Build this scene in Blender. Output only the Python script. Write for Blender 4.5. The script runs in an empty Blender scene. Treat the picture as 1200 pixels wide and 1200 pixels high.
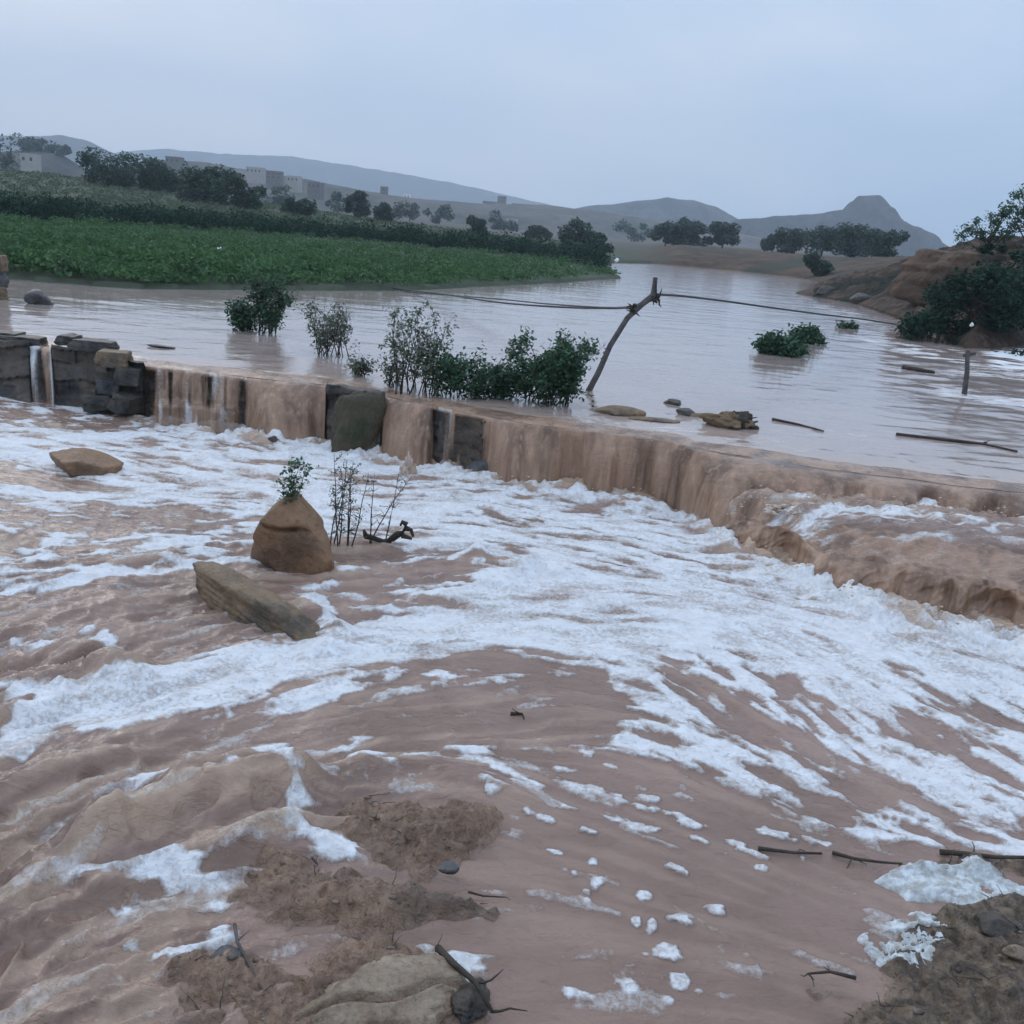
import bpy, math, random
import numpy as np
from mathutils import Matrix, Vector
random.seed(7)
RNG = np.random.default_rng(11)
scene = bpy.context.scene
COL = scene.collection

# ------------------------------------------------------------------ camera
H = 3.0                                   # eye above the lower pool
F = 1128.0                                # focal length in pixels of a 1200 px frame
ROLL = math.radians(5.0)
PITCH = math.atan(332 / 1128 * math.cos(ROLL))
cd = bpy.data.cameras.new('camera'); cam = bpy.data.objects.new('camera', cd); COL.objects.link(cam)
cd.sensor_width = 36; cd.lens = 36 * F / 1200; cd.clip_start = 0.05; cd.clip_end = 30000
cam.location = (0, 0, H)
cam.matrix_world = Matrix.Translation((0, 0, H)) @ Matrix.Rotation(math.pi / 2 - PITCH, 4, 'X') @ Matrix.Rotation(ROLL, 4, 'Z')
scene.camera = cam
CR, SR, CP, SP = math.cos(ROLL), math.sin(ROLL), math.cos(PITCH), math.sin(PITCH)

def ray(px, py):
    cx = (px - 600) / F; cy = (600 - py) / F
    u = cx * CR - cy * SR; v = cx * SR + cy * CR
    return np.array([u, CP + v * SP, -SP + v * CP])
def on(px, py, z=0.0):                    # where the line of sight meets the level z
    d = ray(px, py); t = (z - H) / d[2]
    return np.array([d[0] * t, d[1] * t, z])
def ahead(px, py, D):                     # a point at forward distance D
    d = ray(px, py); t = D / d[1]
    return np.array([d[0] * t, D, H + d[2] * t])

U = 0.75                                  # upper river level
# ------------------------------------------------------------------ numpy noise
_T = np.random.default_rng(5).random((64, 256, 256)).astype(np.float32)
def vn(x, y, seed=0):
    t = _T[seed % 64]
    xi = np.floor(x); yi = np.floor(y); fx = x - xi; fy = y - yi
    xi = xi.astype(np.int64) & 255; yi = yi.astype(np.int64) & 255
    x1 = (xi + 1) & 255; y1 = (yi + 1) & 255
    fx = fx * fx * (3 - 2 * fx); fy = fy * fy * (3 - 2 * fy)
    a = t[xi, yi] * (1 - fx) + t[x1, yi] * fx; b = t[xi, y1] * (1 - fx) + t[x1, y1] * fx
    return (a * (1 - fy) + b * fy) * 2 - 1
def fbm(x, y, o=4, seed=0, g=0.5):
    s = 0; a = 1.0; n = 0
    for k in range(o):
        s = s + a * vn(x, y, seed + k); n += a; a *= g
        x, y = x * 1.62 - y * 1.18 + 3.7, x * 1.18 + y * 1.62 - 1.3
    return s / n
def n3(p, f, seed=0, o=3):
    x, y, z = p[:, 0] * f, p[:, 1] * f, p[:, 2] * f
    return (fbm(x + 7, y + z * .4, o, seed) + fbm(y - 5, z + x * .4, o, seed + 7) + fbm(z + 3, x + y * .4, o, seed + 13)) / 1.8
def sstep(a, b, x):
    t = np.clip((x - a) / (b - a), 0, 1); return t * t * (3 - 2 * t)
def sdf(P, X, Y):                         # signed distance to polygon, negative inside
    P = np.asarray(P, float); n = len(P); d = np.full(X.shape, 1e9); ins = np.zeros(X.shape, bool)
    for i in range(n):
        x0, y0 = P[i][:2]; x1, y1 = P[(i + 1) % n][:2]; ex, ey = x1 - x0, y1 - y0
        L = ex * ex + ey * ey + 1e-12; t = np.clip(((X - x0) * ex + (Y - y0) * ey) / L, 0, 1)
        d = np.minimum(d, (X - x0 - t * ex) ** 2 + (Y - y0 - t * ey) ** 2)
        c = ((y0 > Y) != (y1 > Y))
        ins ^= c & (X < (x1 - x0) * (Y - y0) / ((y1 - y0) if y1 != y0 else 1e-9) + x0)
    d = np.sqrt(d); return np.where(ins, -d, d)
def ldist(P, X, Y):
    d = np.full(X.shape, 1e9)
    for i in range(len(P) - 1):
        x0, y0 = P[i][:2]; x1, y1 = P[i + 1][:2]; ex, ey = x1 - x0, y1 - y0
        L = ex * ex + ey * ey + 1e-12; t = np.clip(((X - x0) * ex + (Y - y0) * ey) / L, 0, 1)
        d = np.minimum(d, (X - x0 - t * ex) ** 2 + (Y - y0 - t * ey) ** 2)
    return np.sqrt(d)
def pts(l, z=0.0): return [on(a, b, z)[:2] for a, b in l]

# ------------------------------------------------------------------ mesh helpers
def mesh_np(name, V, Q, mat=None, attrs=None, smooth=True, parent=None, tri=False):
    me = bpy.data.meshes.new(name); k = 3 if tri else 4
    V = np.ascontiguousarray(V, np.float32); Q = np.ascontiguousarray(Q, np.int32)
    me.vertices.add(len(V)); me.vertices.foreach_set('co', V.ravel())
    me.loops.add(Q.size); me.loops.foreach_set('vertex_index', Q.ravel())
    me.polygons.add(len(Q)); me.polygons.foreach_set('loop_start', np.arange(0, Q.size, k, dtype=np.int32))
    me.polygons.foreach_set('use_smooth', np.full(len(Q), smooth))
    me.update(calc_edges=True)
    for n, v in (attrs or {}).items():
        at = me.attributes.new(n, 'FLOAT', 'POINT'); at.data.foreach_set('value', np.ascontiguousarray(v, np.float32).ravel())
    if mat: me.materials.append(mat)
    o = bpy.data.objects.new(name, me); COL.objects.link(o)
    if parent: o.parent = parent
    return o
def grid_quads(ny, nx, wrap=False):
    j, i = np.meshgrid(np.arange(ny - 1), np.arange(nx if wrap else nx - 1), indexing='ij')
    i1 = (i + 1) % nx
    return np.stack([j * nx + i, j * nx + i1, (j + 1) * nx + i1, (j + 1) * nx + i], -1).reshape(-1, 4)
def grid_mesh(name, X, Y, Z, mat, attrs=None, parent=None):
    V = np.stack([X, Y, Z], -1).reshape(-1, 3)
    return mesh_np(name, V, grid_quads(*X.shape), mat, {k: v.reshape(-1) for k, v in (attrs or {}).items()}, parent=parent)
def tag(o, label=None, cat=None, group=None, kind=None):
    if label: o['label'] = label
    if cat: o['category'] = cat
    if group: o['group'] = group
    if kind: o['kind'] = kind
    return o
def empty(name, loc=(0, 0, 0)):
    o = bpy.data.objects.new(name, None); COL.objects.link(o); o.location = loc; o.empty_display_size = .1; return o
def tube_geo(P, R, n=7):
    P = np.asarray(P, float); R = np.broadcast_to(R, len(P)); V = []
    up = np.array([.123, .31, .94])
    for i in range(len(P)):
        t = P[min(i + 1, len(P) - 1)] - P[max(i - 1, 0)]; t /= np.linalg.norm(t) + 1e-9
        a = np.cross(t, up); a /= np.linalg.norm(a) + 1e-9; b = np.cross(t, a)
        for k in range(n):
            w = 2 * math.pi * k / n; V.append(P[i] + R[i] * (math.cos(w) * a + math.sin(w) * b))
    V += [P[0], P[-1]]; Q = [tuple(q) for q in grid_quads(len(P), n, True)]
    c0, c1 = len(V) - 2, len(V) - 1; m = (len(P) - 1) * n
    for k in range(0, n): Q.append((c0, c0, (k + 1) % n, k)); Q.append((c1, c1, m + k, m + (k + 1) % n))
    return np.array(V), [q if len(set(q)) == 4 else q[1:] for q in Q]
class Geo:
    def __init__(s): s.V = []; s.F = []; s.n = 0
    def add(s, V, F):
        s.V.append(np.asarray(V)); s.F += [tuple(int(i) + s.n for i in f) for f in F]; s.n += len(V)
    def tube(s, P, R, n=6): s.add(*tube_geo(P, R, n))
    def box(s, c, d, rz=0):
        c = np.array(c, float); ca, sa = math.cos(rz), math.sin(rz); V = []
        for z in (-1, 1):
            for x, y in ((-1, -1), (1, -1), (1, 1), (-1, 1)):
                vx, vy = x * d[0] / 2, y * d[1] / 2
                V.append(c + (vx * ca - vy * sa, vx * sa + vy * ca, z * d[2] / 2))
        s.add(V, [(0, 3, 2, 1), (4, 5, 6, 7), (0, 1, 5, 4), (1, 2, 6, 5), (2, 3, 7, 6), (3, 0, 4, 7)])
    def obj(s, name, mat, parent=None, smooth=True):
        me = bpy.data.meshes.new(name); V = np.concatenate(s.V)
        me.from_pydata(V.tolist(), [], s.F); me.polygons.foreach_set('use_smooth', [smooth] * len(me.polygons))
        me.materials.append(mat); o = bpy.data.objects.new(name, me); COL.objects.link(o)
        if parent: o.parent = parent
        return o

def wander(p, d, L, n, jit, rnd, droop=0):
    P = [np.array(p, float)]; d = np.array(d, float); d /= np.linalg.norm(d)
    for k in range(n):
        d = d + np.array([rnd.gauss(0, jit), rnd.gauss(0, jit), rnd.gauss(0, jit) - droop]); d /= np.linalg.norm(d); P.append(P[-1] + d * L / n)
    return np.array(P)

# ------------------------------------------------------------------ materials
class NT:
    def __init__(s, name, rough=.8, spec=.3):
        s.m = bpy.data.materials.new(name); s.m.use_nodes = True; s.t = s.m.node_tree
        s.b = s.t.nodes['Principled BSDF']; s.b.inputs['Roughness'].default_value = rough
        s.b.inputs['Specular IOR Level'].default_value = spec; s.out = s.t.nodes['Material Output']
    def n(s, typ, **kw):
        nd = s.t.nodes.new(typ)
        for k, v in kw.items():
            if hasattr(nd, k): setattr(nd, k, v)
            else: nd.inputs[k.replace('_', ' ')].default_value = v
        return nd
    def l(s, a, b): s.t.links.new(a, b)
    def noise(s, scale, detail=4, vec=None, rough=.55, dist=0.0):
        nd = s.n('ShaderNodeTexNoise'); nd.inputs['Scale'].default_value = scale; nd.inputs['Detail'].default_value = detail
        nd.inputs['Roughness'].default_value = rough; nd.inputs['Distortion'].default_value = dist
        if vec is None:
            vec = s.n('ShaderNodeNewGeometry').outputs['Position']
        s.l(vec, nd.inputs['Vector']); return nd.outputs['Fac']
    def stretch(s, sc):
        mp = s.n('ShaderNodeMapping'); mp.inputs['Scale'].default_value = sc
        s.l(s.n('ShaderNodeNewGeometry').outputs['Position'], mp.inputs['Vector']); return mp.outputs['Vector']
    def rng(s, f, a, b, c=0., d=1.):
        r = s.n('ShaderNodeMapRange'); s.l(f, r.inputs[0])
        for k, v in zip((1, 2, 3, 4), (a, b, c, d)): r.inputs[k].default_value = v
        return r.outputs[0]
    def mix(s, f, a, b):
        m = s.n('ShaderNodeMix'); m.data_type = 'RGBA'
        if isinstance(f, (int, float)): m.inputs[0].default_value = f
        else: s.l(f, m.inputs[0])
        for k, v in ((6, a), (7, b)):
            if isinstance(v, tuple): m.inputs[k].default_value = (*v, 1) if len(v) == 3 else v
            else: s.l(v, m.inputs[k])
        return m.outputs[2]
    def math(s, op, a, b=None):
        m = s.n('ShaderNodeMath'); m.operation = op
        for k, v in ((0, a), (1, b)):
            if v is None: continue
            if isinstance(v, (int, float)): m.inputs[k].default_value = v
            else: s.l(v, m.inputs[k])
        return m.outputs[0]
    def bump(s, f, dist, strength=1.0, normal=None):
        b = s.n('ShaderNodeBump'); b.inputs['Distance'].default_value = dist; b.inputs['Strength'].default_value = strength
        s.l(f, b.inputs['Height'])
        if normal: s.l(normal, b.inputs['Normal'])
        return b.outputs[0]
    def attr(s, name):
        a = s.n('ShaderNodeAttribute'); a.attribute_name = name; return a.outputs['Fac']
    def col(s, c):
        if isinstance(c, tuple): s.b.inputs['Base Color'].default_value = (*c, 1)
        else: s.l(c, s.b.inputs['Base Color'])
    def nor(s, nn): s.l(nn, s.b.inputs['Normal'])

MUD = (.315, .205, .162); MUD2 = (.205, .130, .098); MUDL = (.50, .35, .245); FOAM = (.80, .81, .82)
def m_water(name, veil=False, far=False):
    k = NT(name, .12, .5); k.b.inputs['IOR'].default_value = 1.33 if not far else 1.6
    a = k.noise(.55, 5, k.stretch((1, 1, .6)), .6, .6)
    c = k.mix(k.rng(a, .35, .68), MUD2 if not far else (.36, .28, .25), MUD if not far else (.42, .33, .29))
    c = k.mix(k.attr('pale'), c, MUDL); c = k.mix(k.rng(k.attr('pale'), 0, -1, 0, .8), c, (.155, .094, .062))
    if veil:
        vs = k.noise(1, 5, k.stretch((9, 9, .7)), .65); c = k.mix(.60, c, (.42, .250, .158)); c = k.mix(k.rng(vs, .40, .66, 0, .6), c, (.21, .125, .078)); c = k.mix(k.rng(k.noise(1, 5, k.stretch((2.6, 2.6, .5)), .6), .47, .62, 0, .85), c, (.13, .078, .052)); c = k.mix(k.rng(k.noise(1, 4, k.stretch((16, 16, 1.2))), .58, .76, 0, .45), c, (.56, .41, .28))  # dark bands paint the shade of folds into the falling water's colour
    fo = k.attr('foam')
    if not far:
        br = k.noise(30, 5, None, .7, .5)
        f = k.math('ADD', fo, k.rng(br, .3, .7, -.26, .26))
        f = k.rng(f, .26, .98, 0, .96)
        f = k.math('MULTIPLY', f, k.rng(k.noise(9, 5, None, .65), .3, .7, .80, 1.0))
    else:
        br = k.noise(6, 5, k.stretch((.4, 1.2, 1)), .7, .6)
        f = k.rng(k.math('ADD', fo, k.rng(br, .3, .7, -.5, .5)), .40, 1.05, 0, .9)
    k.col(k.mix(k.math('POWER', f, 1.15), c, k.mix(f, (.62, .56, .50), FOAM)))
    k.l(k.rng(f, 0, 1, .08, .75), k.b.inputs['Roughness'])
    if not far:
        n1 = k.bump(k.noise(9, 4, k.stretch((.55, 1.15, 1)), .6, 1.2), .018, .9)
        n2 = k.bump(k.noise(24, 4, k.stretch((.6, 1.1, 1)), .6, .8), .007, .9, n1); n2 = k.bump(k.noise(60, 3), .003, .8, n2)
        k.nor(k.bump(f, .012, .8, n2))
    else:
        n1 = k.bump(k.noise(1.6, 4, k.stretch((.45, 1.0, 1)), .62, .8), .03, .35)
        n2 = k.bump(k.noise(11, 3, k.stretch((.5, 1, 1)), .6, .5), .005, .4, n1)
        k.nor(n2)
    if veil:
        tr = k.n('ShaderNodeBsdfTransparent'); mx = k.n('ShaderNodeMixShader')
        k.l(k.attr('thin'), mx.inputs[0]); k.l(k.b.outputs[0], mx.inputs[1]); k.l(tr.outputs[0], mx.inputs[2])
        k.l(mx.outputs[0], k.out.inputs['Surface'])
    return k.m
def m_rock(name, c1, c2, c3=None, rough=.75, sc=3., bump=.03, wet=0):
    k = NT(name, rough, .35)
    tc = k.n('ShaderNodeTexCoord').outputs['Object']
    a = k.noise(sc, 6, tc, .6, .4); c = k.mix(k.rng(a, .35, .65), c1, c2)
    if c3: c = k.mix(k.rng(k.noise(sc * .45, 5, tc, .6), .52, .62), c, c3)
    c = k.mix(k.math('MULTIPLY', k.rng(k.noise(sc * 7, 3, tc), .5, .75), .55), c, tuple(x * .45 for x in c1))
    k.col(c)
    k.l(k.rng(a, .3, .7, rough - .2 - wet, rough), k.b.inputs['Roughness'])
    n1 = k.bump(k.noise(sc * 1.6, 8, tc, .65), bump, 1.0)
    k.nor(k.bump(k.noise(sc * 9, 4, tc), bump * .25, .9, n1)); return k.m
def m_leaf(name, c1, c2, c3):
    k = NT(name, .65, .2)
    g = k.n('ShaderNodeNewGeometry'); r = g.outputs['Random Per Island']
    c = k.mix(k.rng(r, 0, 1), c1, c2); c = k.mix(k.rng(k.noise(.9, 3), .45, .7), c, c3)
    k.col(c)
    d = k.n('ShaderNodeBsdfTranslucent'); k.l(c, d.inputs['Color']); mx = k.n('ShaderNodeMixShader'); mx.inputs[0].default_value = .25
    k.l(k.b.outputs[0], mx.inputs[1]); k.l(d.outputs[0], mx.inputs[2]); k.l(mx.outputs[0], k.out.inputs['Surface'])
    return k.m
def m_plain(name, c1, c2, sc=4, rough=.8, bump=.01):
    k = NT(name, rough, .3); tc = k.n('ShaderNodeTexCoord').outputs['Object']
    a = k.noise(sc, 5, tc, .6); k.col(k.mix(k.rng(a, .3, .7), c1, c2)); k.nor(k.bump(k.noise(sc * 3, 5, tc), bump, .8)); return k.m

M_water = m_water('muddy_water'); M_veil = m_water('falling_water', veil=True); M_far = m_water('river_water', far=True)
M_boulder = m_rock('sandstone', (.20, .108, .056), (.30, .172, .092), (.13, .075, .045), .7, 3, .05)
M_slab = m_rock('slab_stone', (.15, .098, .056), (.27, .18, .105), (.09, .07, .05), .7, 3.5, .04)
M_weir = m_rock('weir_stone', (.045, .038, .032), (.12, .092, .068), (.03, .028, .026), .65, 3.2, .05, .1)
M_moss = m_rock('mossy_stone', (.055, .048, .028), (.10, .078, .048), (.04, .045, .024), .8, 4, .04)
M_grey = m_rock('grey_stone', (.06, .058, .058), (.14, .13, .125), (.03, .03, .032), .6, 3.5, .04, .1)
M_pale = m_rock('pale_stone', (.24, .17, .11), (.42, .32, .225), (.16, .10, .065), .6, 5, .05, .1)
M_dead = m_plain('driftwood', (.03, .024, .02), (.08, .06, .045), 9, .85, .02)
M_post = m_plain('weathered_wood', (.055, .05, .05), (.13, .115, .105), 9, .85, .02)
M_wire = m_plain('cable_sheath', (.03, .03, .035), (.06, .06, .065), 3, .6, .002)
M_leaf = m_leaf('dark_leaves', (.035, .085, .044), (.075, .14, .075), (.05, .095, .052))
M_leafg = m_leaf('grey_leaves', (.09, .115, .075), (.15, .17, .115), (.11, .12, .085))
M_crop = m_leaf('crop_leaves', (.055, .128, .045), (.095, .180, .066), (.048, .092, .040))
M_tall = m_leaf('tall_crop_leaves', (.010, .036, .020), (.020, .054, .030), (.012, .038, .022))
M_tree = m_leaf('tree_leaves', (.045, .082, .056), (.075, .118, .078), (.05, .088, .06))
M_bark = m_plain('bark', (.05, .04, .032), (.10, .08, .06), 6, .9, .02)

# ------------------------------------------------------------------ weir lines: forward distance as a function of a = X / Y
AX = lambda p: p[0] / p[1]
def line(l, z):
    P = sorted([(AX(on(x, y, z)), on(x, y, z)[1]) for x, y in l]); return np.array([p[0] for p in P]), np.array([p[1] for p in P])
_b1 = line([(-300, 448), (0, 468), (170, 489), (300, 512), (380, 519), (450, 535), (510, 545), (570, 559), (650, 571), (750, 583), (800, 589)], 0)
MID = .50
_m1 = line([(850, 582), (950, 588), (1100, 600), (1200, 605), (1500, 632)], MID)
b1a = np.concatenate([_b1[0], _m1[0]]); b1y = np.concatenate([_b1[1], _m1[1]])
_l1 = line([(-300, 372), (0, 395), (170, 427), (300, 441), (380, 449), (450, 462), (510, 474), (570, 486), (650, 499), (750, 514), (850, 528), (950, 544), (1100, 564), (1200, 574), (1500, 610)], U)
_l2 = line([(815, 588), (860, 594), (900, 606), (950, 618), (1000, 628), (1080, 642), (1140, 658), (1200, 674), (1500, 750)], MID)
_b2 = line([(800, 590), (830, 622), (870, 640), (900, 655), (950, 680), (1000, 703), (1060, 718), (1120, 733), (1200, 745), (1500, 850)], 0)
def smooth_interp(a, xa, ya):
    s = 0
    for d in (-.02, -.01, 0, .01, .02): s = s + np.interp(a + d, xa, ya)
    return s / 5
def wob(a, s=0): return fbm(a * 14, a * 0 + 3.3 + s, 3, 21) * .16
def base1(a): return smooth_interp(a, b1a, b1y) + wob(a)
def lip1(a): return np.maximum(smooth_interp(a, *_l1) + wob(a) * .8, base1(a) + .06)
def lip2(a): return np.maximum(smooth_interp(a, *_l2) + wob(a, 9) * .9, base2(a) + .12)
def base2(a): return smooth_interp(a, *_b2) + wob(a, 9) + fbm(a * 40, a * 0 + 8, 2, 30) * .1
def apx(x, y=540, z=.4): return AX(on(x, y, z))
A_mid0, A_mid1 = apx(800, 590, 0), apx(885, 640, .2)
def mlev(a): return MID * sstep(A_mid0 - .004, A_mid1, a)

# ------------------------------------------------------------------ world raster of the lower pool (foam, waves)
RX0, RX1, RY0, RY1, RS = -9., 9., 1.2, 15.6, .0125
nx = int((RX1 - RX0) / RS); ny = int((RY1 - RY0) / RS)
gy, gx = np.meshgrid(RY0 + RS * np.arange(ny), RX0 + RS * np.arange(nx), indexing='ij')
CS = 4
cgx, cgy = gx[::CS, ::CS], gy[::CS, ::CS]
def up(c):                                # coarse raster to full raster, bilinear
    h, w = c.shape; j = np.arange(ny) / CS; i = np.arange(nx) / CS
    j0 = np.minimum(j.astype(int), h - 2); i0 = np.minimum(i.astype(int), w - 2); fj = np.minimum(j - j0, 1)[:, None]; fi = np.minimum(i - i0, 1)[None]
    r = c[j0] * (1 - fj) + c[j0 + 1] * fj
    return r[:, i0] * (1 - fi) + r[:, i0 + 1] * fi
# flow field
flow = [(100, 520, 60, 6), (300, 560, 60, 6), (500, 600, 50, 6), (700, 640, 50, 12), (450, 660, 50, -6), (700, 720, 60, -6), (500, 745, 60, -12), (300, 800, 60, -16),
        (100, 850, 60, -18), (150, 620, 60, 2), (150, 690, 60, -8), (300, 740, 60, -6), (60, 760, 40, -20), (600, 830, 60, 0), (350, 900, 60, -12), (120, 960, 60, -26), (600, 900, 60, 12),
        (850, 700, 60, 10), (1000, 760, 60, 24), (1150, 800, 60, 20), (850, 820, 60, 34), (1000, 850, 60, 34), (1150, 900, 60, 28), (900, 930, 60, 24), (1100, 970, 60, 20),
        (750, 950, 60, 24), (800, 1080, 60, 16), (250, 1050, 60, -10), (60, 1100, 50, -30), (500, 1150, 60, -5), (450, 980, 60, 4)]
vx = 0; vy = 0; ws = 0
for x, y, dx, dy in flow:
    p = on(x, y); q = on(x + dx, y + dy); d = q - p; d /= np.linalg.norm(d)
    w = 1 / (((cgx - p[0]) ** 2 + (cgy - p[1]) ** 2) / (.25 + .02 * p[1] ** 2) + .15) ** 1.5
    vx = vx + w * d[0]; vy = vy + w * d[1]; ws = ws + w
L = np.hypot(vx, vy) + 1e-9; vx, vy = vx / L, vy / L
ang = fbm(cgx * .9, cgy * .9, 3, 40) * .55
vx, vy = vx * np.cos(ang) - vy * np.sin(ang), vx * np.sin(ang) + vy * np.cos(ang)
VX, VY = up(vx), up(vy)
jj, ii = np.meshgrid(np.arange(ny, dtype=np.float32), np.arange(nx, dtype=np.float32), indexing='ij')
def lic(src, steps, ds):
    acc = src.copy(); n = 1
    for sgn in (1, -1):
        pj, pi = jj.copy(), ii.copy()
        for k in range(steps):
            a = np.clip(pj, 0, ny - 1).astype(np.int32); b = np.clip(pi, 0, nx - 1).astype(np.int32)
            pj += sgn * ds * VY[a, b]; pi += sgn * ds * VX[a, b]
            a = np.clip(pj, 0, ny - 1).astype(np.int32); b = np.clip(pi, 0, nx - 1).astype(np.int32)
            acc += src[a, b]; n += 1
    return acc / n
def unif(x):                              # rank-normalise to 0..1
    s = np.sort(x[::7, ::7].ravel()); return np.interp(x, s, np.linspace(0, 1, len(s))).astype(np.float32)
f32 = np.float32
wx = gx + .10 * fbm(gx * 2.2, gy * 2.2, 2, 50); wy = gy + .10 * fbm(gx * 2.2, gy * 2.2, 2, 53)
N1 = lic(fbm(wx * 11, wy * 11, 4, 1, .65).astype(f32), 6, 1.7)
N2 = lic(fbm(wx * 3.4, wy * 3.4, 4, 9).astype(f32), 9, 3.2)
N3 = fbm(wx * 22, wy * 22, 2, 5).astype(f32)
N4 = lic((1 - np.abs(fbm(wx * 6.5, wy * 6.5, 3, 41, .55)) * 2).astype(f32), 4, 1.8)
FN = unif(unif(N1) * .30 + unif(N2) * .30 + unif(N3) * .10 + unif(N4) * .34)
W1 = lic(fbm(wx * 3.2, wy * 3.2, 3, 15).astype(f32), 8, 3.)
W1 = (unif(W1) - .5) * 2
W2 = (unif(lic(fbm(gx * 9, gy * 9, 3, 19).astype(f32), 5, 1.6)) - .5) * 2

def field(items, base=0.):
    D = np.full(cgx.shape, float(base))
    for P, v, fe in items:
        s = sdf(pts(P), cgx, cgy) + .12 * fbm(cgx * 1.7, cgy * 1.7, 2, 33)
        w = 1 - sstep(-fe, fe, s)
        D = D * (1 - w) + v * w
    return D
dens = field([
    ([(-400, 440), (0, 480), (170, 485), (400, 520), (560, 560), (760, 590), (830, 620), (900, 660), (1050, 725), (1250, 760), (1600, 900), (1600, 1000), (1200, 980), (980, 950), (860, 900), (760, 850), (700, 790), (600, 760), (430, 790), (250, 830), (90, 868), (60, 820), (300, 760), (420, 715), (500, 690), (470, 640), (300, 610), (100, 610), (-400, 600)], .80, .10),
    ([(-400, 450), (0, 466), (170, 489), (120, 505), (-400, 485)], .45, .1),
    ([(-100, 590), (160, 585), (330, 615), (300, 650), (150, 655), (-100, 680)], .38, .15),
    ([(-100, 520), (60, 520), (140, 560), (60, 575), (-100, 570)], .22, .15),
    ([(470, 655), (560, 645), (610, 665), (600, 685), (520, 700), (420, 720), (340, 700), (400, 670)], .30, .06),
    ([(600, 655), (1000, 700), (1250, 760), (1250, 820), (1000, 765), (860, 760), (740, 765), (600, 752), (500, 735), (560, 690)], .93, .12),
    ([(180, 795), (420, 735), (560, 705), (620, 750), (560, 765), (400, 792), (230, 830), (100, 862), (60, 850), (50, 815)], .95, .05),
    ([(800, 770), (950, 800), (900, 830), (880, 870), (780, 800)], .42, .12),
    ([(860, 830), (1250, 830), (1400, 1000), (1200, 990), (1050, 950), (900, 905)], .54, .20),
    ([(730, 850), (860, 850), (920, 900), (1000, 960), (800, 930), (720, 880)], .56, .08),
    ([(1000, 930), (1400, 980), (1400, 1030), (1050, 990), (900, 965), (900, 930)], .34, .08),
    ([(700, 890), (950, 950), (960, 1000), (850, 1000), (680, 950), (620, 900)], .16, .08),
    ([(430, 780), (700, 780), (660, 800), (470, 818), (300, 838), (240, 838)], .50, .03),
    ([(0, 865), (50, 830), (75, 868), (20, 892), (-60, 900)], .97, .03),
    ([(-100, 500), (50, 498), (400, 560), (500, 600), (280, 600), (100, 560), (-100, 520)], .80, .1),
], .015)
def lines(items):
    D = np.zeros(cgx.shape)
    for P, w, v in items:
        d = ldist(pts(P), cgx, cgy) + .03 * fbm(cgx * 5, cgy * 5, 2, 61)
        D = np.maximum(D, v * np.exp(-(d / w) ** 2))
    return D
dens = np.maximum(dens, lines([
    ([(20, 690), (120, 672), (200, 665), (300, 655), (380, 662)], .10, .85),
    ([(0, 672), (100, 668)], .06, .7),
    ([(190, 915), (260, 893), (330, 880), (400, 882), (460, 900), (480, 890), (560, 892), (630, 922)], .035, .75),
    ([(260, 895), (280, 910), (215, 950)], .04, .5),
    ([(420, 872), (520, 880), (600, 880), (680, 870), (740, 850)], .04, .45),
    ([(330, 925), (350, 940), (335, 975), (370, 990), (405, 995)], .05, .95),
    ([(360, 985), (400, 1000)], .06, 1.0),
    ([(100, 1020), (190, 1010), (240, 1040), (262, 1058)], .06, .75),
    ([(90, 1095), (150, 1075), (140, 1060)], .05, .75),
    ([(150, 1100), (210, 1115), (260, 1090), (250, 1070), (200, 1068)], .03, .6),
    ([(150, 915), (185, 925), (160, 935)], .04, .7),
    ([(280, 590), (200, 600), (120, 590), (40, 605)], .07, .6),
    ([(0, 815), (60, 825), (140, 800)], .06, .5),
    ([(370, 700), (390, 730), (360, 750)], .09, .9),
    ([(150, 640), (180, 600)], .05, .5),
    ([(565, 925), (600, 940)], .02, .6), ([(480, 1106), (500, 1110)], .03, .8), ([(520, 1128), (555, 1135)], .03, .8),
    ([(0, 750), (60, 760), (110, 745), (150, 770)], .05, .5),
]))
DENS = up(dens)
FOAMR = sstep(-.30, .26, FN - (1 - DENS * 1.09)) * (.80 + .28 * unif(N1 + .6 * N2)) 
# loose flecks drifting on the quiet brown water
flecks = [(641, 962, 10, 4), (665, 946, 12, 3), (650, 999, 9, 3), (690, 975, 14, 4), (740, 966, 30, 5), (695, 1010, 7, 5), (700, 1036, 8, 9), (686, 1046, 5, 3), (688, 1058, 6, 5), (755, 1053, 9, 7), (746, 1080, 6, 5),
          (763, 1081, 7, 9), (800, 1079, 17, 7), (841, 1068, 12, 8), (790, 1019, 16, 5), (785, 1118, 20, 9), (797, 1148, 16, 11), (754, 1117, 6, 4), (735, 1155, 21, 9), (782, 1175, 8, 6), (817, 1161, 7, 5), (670, 1163, 11, 6),
          (690, 1169, 8, 5), (745, 945, 20, 4), (700, 925, 25, 5), (760, 935, 16, 5), (790, 955, 18, 4), (618, 955, 8, 4), (612, 924, 14, 5), (580, 935, 12, 4), (820, 985, 20, 4), (860, 990, 18, 5), (807, 965, 14, 6), (890, 1017, 9, 4),
          (716, 898, 14, 4), (686, 880, 10, 4), (672, 1025, 4, 3), (1020, 984, 5, 3), (940, 1006, 4, 3), (877, 1000, 22, 4), (660, 900, 12, 3), (905, 975, 22, 6), (960, 985, 16, 5), (1010, 980, 20, 5), (500, 1180, 9, 6), (395, 1197, 12, 5)]
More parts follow.
